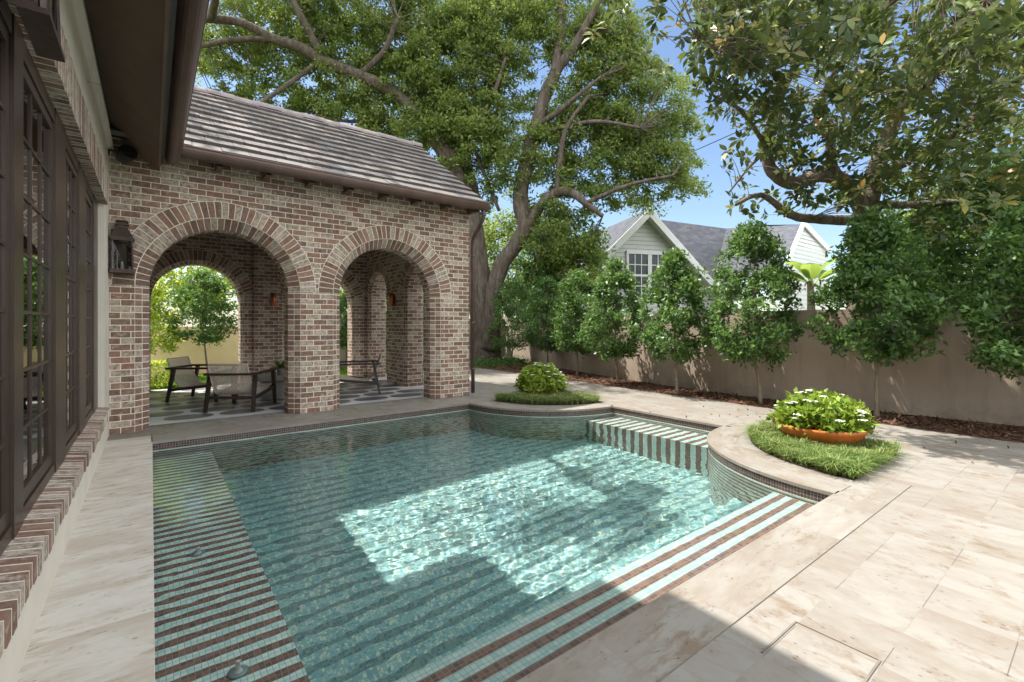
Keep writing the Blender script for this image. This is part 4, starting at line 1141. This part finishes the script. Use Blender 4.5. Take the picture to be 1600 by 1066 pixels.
# ---- the big oak
OAK = empty('oak_tree', P(757, 566, 17.3).to_tuple()); OAK.location.z = 0
tag(OAK, 'huge spreading oak with grey forked trunks rising behind the loggia', 'tree')
tb = MB(); SK = []
for L in ([(757, 572, 17.3, .95), (757, 560, 17.3, .70), (756, 530, 17.3, .53), (752, 470, 17.3, .47), (743, 400, 17.2, .44), (733, 340, 17, .43), (722, 300, 17, .43), (702, 250, 16.8, .34), (676, 212, 16.6, .25), (648, 175, 16.4, .23), (610, 142, 16.2, .21), (560, 118, 16, .2), (510, 98, 16, .19), (470, 75, 15.8, .17), (430, 62, 15.6, .15), (380, 37, 15.4, .13), (330, 30, 15.2, .12), (250, 30, 15, .09)],
          [(738, 320, 17.2, .36), (728, 270, 17.5, .30), (708, 215, 17.8, .23), (688, 165, 18, .19), (665, 110, 18, .17), (645, 60, 18, .15), (622, 10, 18, .12), (600, -60, 18, .09)],
          [(764, 545, 17.1, .45), (769, 500, 17, .33), (773, 450, 16.9, .31), (785, 412, 16.8, .29), (804, 386, 16.7, .27), (820, 355, 16.6, .27), (814, 322, 16.6, .29), (815, 290, 16.5, .27), (827, 240, 16.3, .25), (840, 190, 16.2, .24), (855, 140, 16.1, .22), (868, 112, 16, .20), (875, 60, 16, .15), (878, 0, 16, .13), (880, -70, 16, .09)],
          [(866, 115, 16, .19), (895, 75, 15.8, .15), (918, 35, 15.6, .12), (940, -10, 15.4, .1), (960, -70, 15.2, .07)],
          [(822, 358, 16.6, .2), (845, 322, 16.3, .18), (870, 301, 16, .17), (895, 302, 15.8, .15), (915, 318, 15.6, .11), (942, 338, 15.5, .07)],
          [(510, 98, 16, .15), (485, 55, 15.8, .13), (458, 0, 15.6, .11), (440, -50, 15.5, .09)],
          [(500, 95, 15.9, .08), (450, 132, 15.5, .07), (400, 166, 15.2, .05)], [(430, 62, 15.6, .1), (370, 62, 15.4, .09), (300, 75, 15.2, .07)],
          [(640, 200, 16.6, .13), (590, 185, 16.9, .12), (552, 205, 17, .10), (520, 250, 17, .07)], [(590, 185, 16.9, .08), (545, 190, 16.9, .06), (500, 180, 16.8, .05)],
          [(838, 195, 16.2, .11), (868, 178, 15.8, .09), (905, 148, 15.4, .07), (940, 120, 15, .05)], [(828, 235, 16.3, .09), (860, 205, 16, .08), (930, 190, 15.5, .06), (1000, 200, 15, .04)],
          [(700, 250, 16.8, .12), (740, 200, 16.4, .10), (770, 150, 16, .07), (790, 90, 15.8, .05)], [(780, 330, 16.8, .06), (760, 280, 16.6, .07), (740, 230, 16.5, .05)],
          [(870, 301, 16, .1), (875, 250, 15.8, .09), (885, 200, 15.6, .07), (920, 150, 15.4, .05)], [(670, 100, 18, .1), (720, 60, 17.5, .09), (780, 20, 17, .06)],
          [(560, 118, 16, .1), (600, 80, 15.8, .09), (620, 30, 15.6, .07)], [(915, 318, 15.6, .08), (980, 290, 15.2, .06), (1050, 275, 14.9, .04)]):
    c, rr = limb(tb, L); SK += c
mask = [(420, 50, 130, 75, 15.75, 18.0, 1), (350, 115, 60, 70, 15.75, 17.5, .75), (430, 165, 110, 45, 15.75, 18.0, .8), (560, 40, 130, 80, 15.75, 18.0, 1), (560, 170, 110, 60, 15.75, 19.0, 1),
        (660, 60, 110, 80, 15.75, 18.5, 1), (640, 160, 90, 70, 15.75, 19.0, 1), (720, 120, 75, 120, 15.75, 18.0, 1.15), (755, 40, 70, 60, 15.75, 18.0, 1.1), (800, 20, 50, 40, 15.7, 18.0, .7), (752, 235, 50, 60, 15.75, 18.0, 1.1), (700, 200, 50, 60, 15.75, 18, .9),
        (865, 20, 90, 45, 15.7, 17.5, .9), (930, 110, 80, 90, 15.7, 17.5, 1), (1000, 180, 90, 90, 15.7, 17.5, 1.05), (1055, 235, 42, 60, 15.7, 17.5, .9), (930, 235, 100, 70, 15.7, 17.5, 1.1), (862, 250, 40, 70, 15.7, 17.5, .8),
        (1000, 300, 85, 30, 15.7, 17.5, 1.0), (880, 365, 60, 55, 15.7, 17.5, 1.2), (905, 405, 40, 40, 15.7, 17.5, 1.1), (1070, 288, 40, 18, 15.7, 17.5, .6), (945, 30, 45, 40, 15.7, 17.5, .9), (780, 330, 45, 40, 16.5, 19, .6),
        (420, -120, 220, 90, 15.75, 19.0, .5), (700, -120, 200, 90, 15.75, 19.0, .5), (900, -100, 100, 70, 15.7, 17.5, .4), (830, 300, 30, 40, 15.7, 17, .45)]
mask += [(770, 150, 40, 90, 15.75, 18, 1.0), (790, 250, 40, 50, 15.7, 18, .9), (830, 60, 40, 50, 15.7, 17.5, .8), (835, 150, 30, 60, 16, 18, .6), (950, 70, 60, 60, 15.7, 17, .9)]
cen = cloud(mask, 2350, RN)
lw = catmull([P(330, 30, 15.2), Vector((1.6, 15.5, 12.0)), Vector((1.2, 12.8, 12.4)), Vector((.7, 10.4, 12.5)), Vector((.6, 9.2, 12.3))], 6)
tb.tube(lw, [.12 - .09 * i / (len(lw) - 1) for i in range(len(lw))], 8, True, .05, random.Random(5)); SK += lw
cen += [Vector((RN.normal(.45, .55), RN.normal(9.45, .45), RN.normal(12.2, .3))) for _ in range(16)]
cen += [Vector((RN.uniform(-2, 4.6), RN.uniform(11.6, 15), RN.uniform(11.2, 13.4))) for _ in range(170)]
twigs(tb, cen, SK, random.Random(9), .010, 3, 4)
tb.build('trunk', BARK_OAK).parent = OAK; bpy.data.objects['trunk'].matrix_parent_inverse = Matrix.Translation(OAK.location).inverted()
lv = clusters(cen, 105, .41, RN, .7)
o = leaf_blob('crown', OAKLEAF, None, lv, .14, RN, -.1, .44); under(o, OAK)

# ---- the magnolia at right
MAG = empty('magnolia_tree', P(1345, 612, 9.8).to_tuple()); MAG.location.z = 0
tag(MAG, 'big magnolia with glossy rust backed leaves leaning over the wall from the right', 'tree')
tb = MB(); SK = []
for L in ([(1345, 616, 9.8, .32), (1345, 480, 9.8, .27), (1349, 400, 9.8, .25), (1353, 330, 9.8, .22), (1372, 255, 9.8, .17), (1402, 180, 9.6, .13), (1440, 100, 9.3, .10), (1470, 20, 9, .07), (1490, -60, 8.8, .05)],
          [(1352, 335, 9.8, .17), (1322, 288, 9.6, .16), (1282, 273, 9.4, .15), (1242, 287, 9.2, .13), (1207, 268, 9.0, .12), (1199, 235, 8.9, .10), (1208, 180, 8.6, .085), (1228, 130, 8.3, .07), (1252, 88, 8, .06), (1278, 40, 7.6, .045), (1300, -10, 7.2, .03)],
          [(1330, 295, 9.6, .12), (1300, 262, 9.3, .10), (1296, 205, 9.0, .075), (1276, 180, 8.8, .06), (1298, 125, 8.4, .05), (1330, 82, 8, .04), (1348, 40, 7.6, .03)],
          [(1365, 275, 9.8, .12), (1450, 235, 9.3, .10), (1530, 180, 8.8, .08), (1600, 120, 8.3, .06), (1680, 40, 7.8, .04)],
          [(1345, 345, 9.8, .11), (1285, 343, 9.5, .10), (1236, 336, 9.2, .08), (1190, 305, 8.9, .05), (1150, 320, 8.7, .03)],
          [(1228, 130, 8.3, .05), (1180, 95, 7.4, .04), (1130, 80, 6.6, .03), (1090, 60, 6.2, .02)], [(1200, 235, 8.9, .05), (1160, 175, 8.2, .035), (1115, 150, 7.6, .02)],
          [(1402, 180, 9.6, .09), (1450, 130, 8.4, .07), (1500, 60, 7.2, .05), (1540, 0, 6.4, .04)], [(1348, 40, 7.6, .03), (1400, 0, 6.8, .03), (1460, -40, 6.2, .02)],
          [(1199, 235, 8.9, .04), (1170, 262, 8.7, .025), (1140, 300, 8.6, .015)], [(1360, 320, 9.8, .09), (1440, 320, 10, .08), (1530, 310, 10, .06), (1600, 290, 9.8, .04)]):
    c, rr = limb(tb, L, 9); SK += c
mm = [(1180, 55, 95, 65, 5.8, 8.5, 1), (1120, 95, 50, 60, 5.8, 8, .8), (1100, 25, 45, 35, 5.8, 7.5, .8), (1260, 40, 120, 60, 5.6, 8.8, 1), (1400, 50, 190, 75, 5.4, 9.5, 1.05), (1540, 60, 90, 90, 5.2, 9, 1.05), (1300, 150, 110, 65, 6.8, 9.8, .8),
      (1430, 180, 150, 80, 6.2, 10.2, 1.1), (1540, 230, 90, 100, 6.2, 10.5, 1.2), (1385, 255, 100, 60, 7.6, 11, 1.1), (1275, 225, 75, 40, 8, 10, .7), (1165, 150, 60, 50, 6.6, 8.6, .5), (1150, 275, 30, 45, 8.2, 9, .5), (1205, 318, 75, 22, 8.4, 9.8, .9),
      (1450, 315, 150, 55, 8, 11, 1.2), (1300, 300, 70, 25, 8.6, 10.2, .8), (1320, -90, 260, 80, 5.2, 9.5, .5), (1680, 100, 80, 200, 5.2, 10, .5), (1190, 170, 60, 50, 7, 9, .7), (1150, 120, 50, 40, 6.5, 8, .7), (1235, 240, 50, 30, 8, 9.4, .7), (1130, 215, 30, 25, 7.4, 8.4, .35), (1235, 200, 40, 60, 8, 9.5, .5)]
ros = cloud(mm, 1750, RN) + [Vector((RN.uniform(5.0, 7.0), RN.uniform(2.4, 5.2), RN.uniform(5.6, 8.5))) for _ in range(180)]
twigs(tb, ros, SK, random.Random(2), .006, 2, 1.5)
under(tb.build('trunk', BARK_MAG), MAG)
vs = []
for c in ros:
    axv = np.array([RN.normal(0, .5), RN.normal(0, .5), RN.uniform(.1, 1)]); axv /= np.linalg.norm(axv)
    u = np.cross(axv, [1, .3, .2]); u /= np.linalg.norm(u); v2 = np.cross(axv, u)
    k = RN.randint(7, 12)
    for i in range(k):
        a = 2 * PI * i * .382 + RN.normal(0, .2); el = RN.uniform(-.25, .75)
        d = (u * math.cos(a) + v2 * math.sin(a)) * math.cos(el) + axv * math.sin(el)
        d[2] -= .12; d /= np.linalg.norm(d)
        s = np.cross(d, axv); s /= np.linalg.norm(s) + 1e-9; up = np.cross(s, d)
        L = RN.uniform(.12, .20); W = L * RN.uniform(.17, .22); p = np.array(tuple(c)) + d * .02 + axv * RN.uniform(-.05, .05)
        f = up * L * .06
        vs.append([p, p + d * L * .30 + s * W * .85 + f, p + d * L * .62 + s * W + f * .8, p + d * L - up * L * .10, p + d * L * .62 - s * W + f * .8, p + d * L * .30 - s * W * .85 + f])
under(leaf_mesh('crown', np.array(vs), MAGLEAF), MAG)

# ---- the clipped trees along the wall
def crown_pts(n, w, h, rnd, seed, top=.45):
    """egg shaped crown, base at z = 0, built of sprays with gaps"""
    m = 150; cs = []
    while len(cs) < m:
        t = rnd.uniform(0, 1); r = math.sin(min(1, t * 3.2 + .22) * PI / 2) ** .8 * (1 if t < .36 else (1 - (t - .36) / .64 * (1 - top)) ) * (1 - max(0, t - .88) / .12 * .6)
        a = rnd.uniform(0, 2 * PI); r *= 1 + .2 * math.sin(a * 3 + seed) * math.cos(t * 8 + seed) + rnd.normal(0, .09)
        q = rnd.uniform(.35, 1) ** .5 if rnd.uniform() < .85 else rnd.uniform(0, .5)
        cs.append(Vector((math.cos(a) * r * q * w / 2, math.sin(a) * r * q * w / 2, t * h)))
    return clusters(cs, n // m, .19, rnd, .85), cs
def clipped_tree(x, y, zb, zt, wd, label, seed, n=7500, lean=(0, 0), leaf=HEDGELEAF, lsize=.09, trunk_r=.036, name='clipped_tree', group='clipped trees along the garden wall', top=.45, dens=1.25):
    t = empty(name, (x, y, 0)); tag(t, label, 'tree', group)
    r = np.random.RandomState(seed); rd = random.Random(seed)
    pts, cs = crown_pts(int(n * dens), wd, zt - zb, r, seed, top)
    off = np.array([lean[0], lean[1], zb]); pts = pts + off; cs = [c + Vector(off) for c in cs]
    b = MB(); sk = catmull([(0, 0, -.03), (lean[0] * .3 + rd.uniform(-.02, .02), lean[1] * .3, zb * .5), (lean[0] * .8, lean[1] * .8, zb), (lean[0], lean[1], zb + (zt - zb) * .35), (lean[0] + .05, lean[1], zb + (zt - zb) * .75)], 5)
    b.tube(sk, [trunk_r * (1.25 if i == 0 else 1 - .75 * i / len(sk)) for i in range(len(sk))], 9, True, .05, rd)
    twigs(b, cs, sk[8:], rd, .004, 2, 3)
    b.build('trunk', BARK_YOUNG, t)
    leaf_blob('crown', leaf, t, pts, lsize, r, .5, .46)
    return t
clipped_tree(8.72, .50, .80, 2.85, 1.6, 'clipped tree at the right edge, its crown cut off by the frame', 21, 9500, (-.08, .05))
clipped_tree(8.61, 2.23, .92, 3.0, 1.58, 'clipped tree standing directly behind the nearer orange planter bowl', 22, 9500)
clipped_tree(8.51, 3.87, .78, 3.1, 1.5, 'clipped tree with a pale leaning trunk, just left of the nearer planter bowl', 23, 8500, (-.05, .1))
clipped_tree(8.36, 5.43, .70, 2.8, 1.45, 'clipped tree with a bare orange lit trunk in front of the neighbour window', 24, 7500, (0, .05), top=.3)
clipped_tree(8.62, 7.14, .68, 2.8, 1.4, 'clipped tree hiding the left half of the neighbour gable', 25, 7500, (-.1, 0), top=.3)
clipped_tree(9.22, 9.05, .64, 2.75, 1.35, 'clipped dark tree directly right of the far planter bowl', 26, 6500)
clipped_tree(9.75, 10.85, .60, 2.75, 1.4, 'clipped tree directly behind the far planter bowl', 27, 6000)
clipped_tree(9.95, 12.9, .55, 2.9, 1.7, 'clipped tree right in front of the big oak trunk', 28, 5500)
# ---- young trees at the sand wall, seen through the arches
q = atx = None
def on_y(px, Yw):
    k = (px - CX_) / F_; Z = Yw / (CC - SS * k); return CC * k * Z + SS * Z
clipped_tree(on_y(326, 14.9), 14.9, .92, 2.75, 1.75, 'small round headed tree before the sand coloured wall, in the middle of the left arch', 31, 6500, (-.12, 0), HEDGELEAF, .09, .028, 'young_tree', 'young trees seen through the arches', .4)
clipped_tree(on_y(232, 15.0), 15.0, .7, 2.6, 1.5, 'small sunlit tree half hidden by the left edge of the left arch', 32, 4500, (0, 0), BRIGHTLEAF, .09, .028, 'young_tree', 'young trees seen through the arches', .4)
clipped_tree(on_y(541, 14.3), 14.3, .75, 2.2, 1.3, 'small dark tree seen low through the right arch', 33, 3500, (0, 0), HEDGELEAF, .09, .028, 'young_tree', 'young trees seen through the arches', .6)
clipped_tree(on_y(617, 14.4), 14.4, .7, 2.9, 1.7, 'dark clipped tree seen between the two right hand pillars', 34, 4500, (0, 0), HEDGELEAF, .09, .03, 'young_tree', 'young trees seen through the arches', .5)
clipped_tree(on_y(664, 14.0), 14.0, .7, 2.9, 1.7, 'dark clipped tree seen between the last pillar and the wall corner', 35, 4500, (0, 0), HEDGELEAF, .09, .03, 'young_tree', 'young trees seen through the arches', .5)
# ---- taller trees beyond the walls
def back_tree(x, y, h, wd, label, seed, leaf, n=14000, zb=1.2, lsize=.17, tr=.2, group='trees beyond the garden walls', m=120):
    t = empty('background_tree', (x, y, 0)); tag(t, label, 'tree', group)
    r = np.random.RandomState(seed); rd = random.Random(seed); cs = []
    while len(cs) < m:
        g = r.normal(size=3); g /= np.linalg.norm(g); g *= r.uniform(.3, 1) ** .5
        g *= 1 + .18 * math.sin(g[0] * 5 + seed) * math.cos(g[2] * 6 + seed)
        cs.append(Vector((g[0] * wd / 2, g[1] * wd / 2, zb + (h - zb) * (.5 + g[2] * .5))))
    b = MB(); sk = catmull([(0, 0, -.05), (.1, 0, zb * .6), (.0, .1, zb + .3), (rd.uniform(-.5, .5), 0, h * .55), (rd.uniform(-.6, .6), .2, h * .8)], 5)
    b.tube(sk, [tr * (1.3 if i == 0 else 1 - .8 * i / len(sk)) for i in range(len(sk))], 9, True, .06, rd)
    for s in range(5):
        a = rd.uniform(0, 6.28); p = sk[rd.randint(6, 14)]; e = p + Vector((math.cos(a) * wd * .3, math.sin(a) * wd * .3, h * .22)); c2 = catmull([p, (p + e) / 2 + Vector((0, 0, .2)), e], 4)
        b.tube(c2, [tr * .5 * (1 - .7 * i / 8) for i in range(len(c2))], 7, False); sk = sk + c2
    twigs(b, cs, sk, rd, .014, 2, 5)
    b.build('trunk', BARK_OAK, t)
    leaf_blob('crown', leaf, t, clusters(cs, n // m, wd * .13, r, .8), lsize, r, .3, .45)
    return t
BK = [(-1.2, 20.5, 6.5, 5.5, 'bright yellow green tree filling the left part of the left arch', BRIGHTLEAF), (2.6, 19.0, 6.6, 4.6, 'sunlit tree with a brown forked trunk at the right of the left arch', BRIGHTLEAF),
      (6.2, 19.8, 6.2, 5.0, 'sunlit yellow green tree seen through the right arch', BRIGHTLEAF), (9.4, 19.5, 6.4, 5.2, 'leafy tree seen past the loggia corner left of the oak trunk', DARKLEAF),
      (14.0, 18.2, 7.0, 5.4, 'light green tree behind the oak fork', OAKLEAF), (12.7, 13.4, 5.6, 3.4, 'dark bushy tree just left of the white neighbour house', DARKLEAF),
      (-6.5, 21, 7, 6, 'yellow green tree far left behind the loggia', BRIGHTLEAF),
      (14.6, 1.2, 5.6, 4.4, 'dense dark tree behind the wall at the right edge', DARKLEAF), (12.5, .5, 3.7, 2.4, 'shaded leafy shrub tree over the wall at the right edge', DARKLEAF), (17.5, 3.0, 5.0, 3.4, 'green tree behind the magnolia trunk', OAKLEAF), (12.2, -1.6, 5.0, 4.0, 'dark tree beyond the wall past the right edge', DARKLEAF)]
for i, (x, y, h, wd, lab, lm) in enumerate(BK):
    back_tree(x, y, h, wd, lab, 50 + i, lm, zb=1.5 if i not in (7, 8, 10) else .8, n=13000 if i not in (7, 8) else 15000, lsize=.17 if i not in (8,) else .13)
# ---- banana plant by the neighbour's gable
bp = P(1268, 470, 12.0); t = empty('banana_plant', (bp.x, bp.y, 0)); tag(t, 'banana plant with broad torn paddle leaves showing above the wall by the white gable', 'plant')
rd = random.Random(6)
b = MB(); b.tube([(0, 0, 0), (.03, 0, 1.2), (0, .03, 2.5)], [.13, .11, .07], 12); b.build('stem', BARK_YOUNG, t)
for k in range(10):
    a = k * 2.4 + rd.uniform(-.3, .3); L = rd.uniform(1.7, 2.5); e = rd.uniform(.45, 1.4)
    d = Vector((math.cos(a), math.sin(a), 0)); sx = Vector((-d.y, d.x, 0)); b = MB(); N = 12; prev = None
    for i in range(N + 1):
        s = i / N; c = Vector((0, 0, 2.3)) + d * (L * s * math.cos(e) + .35 * s * s) + Vector((0, 0, L * (s * math.sin(e) - .62 * s * s)))
        wd = .21 * math.sin(PI * min(1, .10 + (s - .2) / .8 * .88)) ** .7 if s > .2 else .025
        cur = (c - sx * wd - Vector((0, 0, wd * .30)), c, c + sx * wd - Vector((0, 0, wd * .30)))
        if prev and rd.random() > .06:
            b.face([prev[0], prev[1], cur[1], cur[0]]); b.face([prev[1], prev[2], cur[2], cur[1]])
        prev = cur
    b.build('leaf', BANANA, t, merge=True)
# ---- clipped box shrub, fern on the table
t = empty('box_shrub', (on_y(243, 12.95), 12.95, 0)); tag(t, 'small square clipped box shrub behind the left arch', 'shrub')
r = np.random.RandomState(3); q = r.uniform(-1, 1, (3500, 3)); ax_ = r.randint(0, 3, 3500); q[np.arange(3500), ax_] = np.sign(q[np.arange(3500), ax_]) * r.uniform(.8, 1.03, 3500)
q = q * np.array([.26, .26, .27]) + np.array([0, 0, .30]); leaf_blob('foliage', BRIGHTLEAF, t, q, .045, r, .3, .6)
b = MB(); b.tube([(0, 0, 0), (0, 0, .3)], .03, 8); b.build('stem', BARK_YOUNG, t)
t = empty('potted_fern', (1.98, 9.80, .416)); tag(t, 'small green fern in a pot on the coffee table', 'plant')
b = MB(); b.lathe([(0, 0), (.07, 0), (.09, .12), (.095, .13), (.08, .125), (0, .11)], 24); b.build('pot', CONC, t)
vs = []; r = np.random.RandomState(8)
for k in range(34):
    a = r.uniform(0, 6.28); d = np.array([math.cos(a), math.sin(a), 0]); s = np.array([-d[1], d[0], 0]); L = r.uniform(.18, .30); e = r.uniform(.6, 1.4)
    for i in range(2, 12):
        u = i / 12; c = np.array([0, 0, .12]) + d * L * u * math.cos(e) * 1.2 + np.array([0, 0, L * (u * math.sin(e) * 1.2 - .5 * u * u)])
        for sg in (-1, 1):
            w_ = .055 * (1 - u) + .012; vs.append([c, c + d * .012 + s * sg * w_ * .5, c + d * .02 + s * sg * w_ - np.array([0, 0, .01]), c - d * .006 + s * sg * w_ * .5])
leaf_mesh('fronds', np.array(vs), PENTAS, t)
# ---- lawn blades, mulch chips, ground cover round the oak
r = np.random.RandomState(15)
q = np.stack([r.uniform(-2, 10, 26000), r.uniform(12.58, 15.4, 26000), np.full(26000, -.012)], 1)
LAWN = leaf_mat('lawn_blade', [(0, (.08, .17, .02)), (1, (.17, .29, .04))], .4, .5, .3, tcol=(.35, .5, .05))
grass_tufts('lawn_grass', q, .06, LAWN, r, 'short lawn grass behind the loggia', .008, .7)
n = 9000; yy = r.uniform(-4, 14.5, n); xx = 8.12 + r.uniform(0, 1, n) ** .8 * np.interp(yy, [-4, 0, 3, 5.6, 9.4, 12, 15], [1.35, 1.25, 1.0, .95, 1.6, 2.2, 2.5])
a = r.uniform(0, 6.28, n); d = np.stack([np.cos(a), np.sin(a), r.normal(0, .35, n)], 1); s = np.stack([-np.sin(a), np.cos(a), r.normal(0, .3, n)], 1)
L = r.uniform(.018, .05, (n, 1)); W_ = r.uniform(.005, .011, (n, 1)); c = np.stack([xx, yy, r.uniform(.002, .018, n)], 1)
v = np.stack([c - d * L - s * W_, c + d * L - s * W_, c + d * L + s * W_, c - d * L + s * W_], 1)
CHIP = leaf_mat('bark_chip', [(0, (.045, .025, .016)), (.6, (.105, .055, .035)), (1, (.20, .115, .072))], 0.0, .9, .1)
tag(leaf_mesh('mulch_chips', v, CHIP), 'loose bark chips over the mulch bed along the wall', 'mulch', kind='stuff')
n = 5200; q = np.stack([r.normal(9.2, .9, n), r.normal(13.6, .55, n), np.abs(r.normal(0, .07, n))], 1)
o = leaf_blob('ground_cover', DARKLEAF, None, q, .10, r, .6, .5); tag(o, 'low ground cover round the foot of the oak', 'ground cover', kind='stuff')
n = 70; q = np.stack([r.uniform(6.2, 8.1, n), r.uniform(-1.5, 6, n), np.full(n, .004)], 1)
o = leaf_blob('leaf_litter', CHIP, None, q, .05, r, -.2, .5); o.data.transform(Matrix.Identity(4)); tag(o, 'a few dry fallen leaves scattered on the deck near the wall', 'leaves', kind='stuff')
# ---- overhead cable
b = MB(); cpts = []
A, B = P(905, 310, 26), P(1640, -22, 9)
for i in range(25):
    s = i / 24; p = A.lerp(B, s); p.z -= .35 * 4 * s * (1 - s) * .5; cpts.append(p)
b.tube(cpts, .014, 6); tag(b.build('overhead_cable', BLACK), 'grey overhead cable crossing the sky between the oak and the magnolia', 'cable')
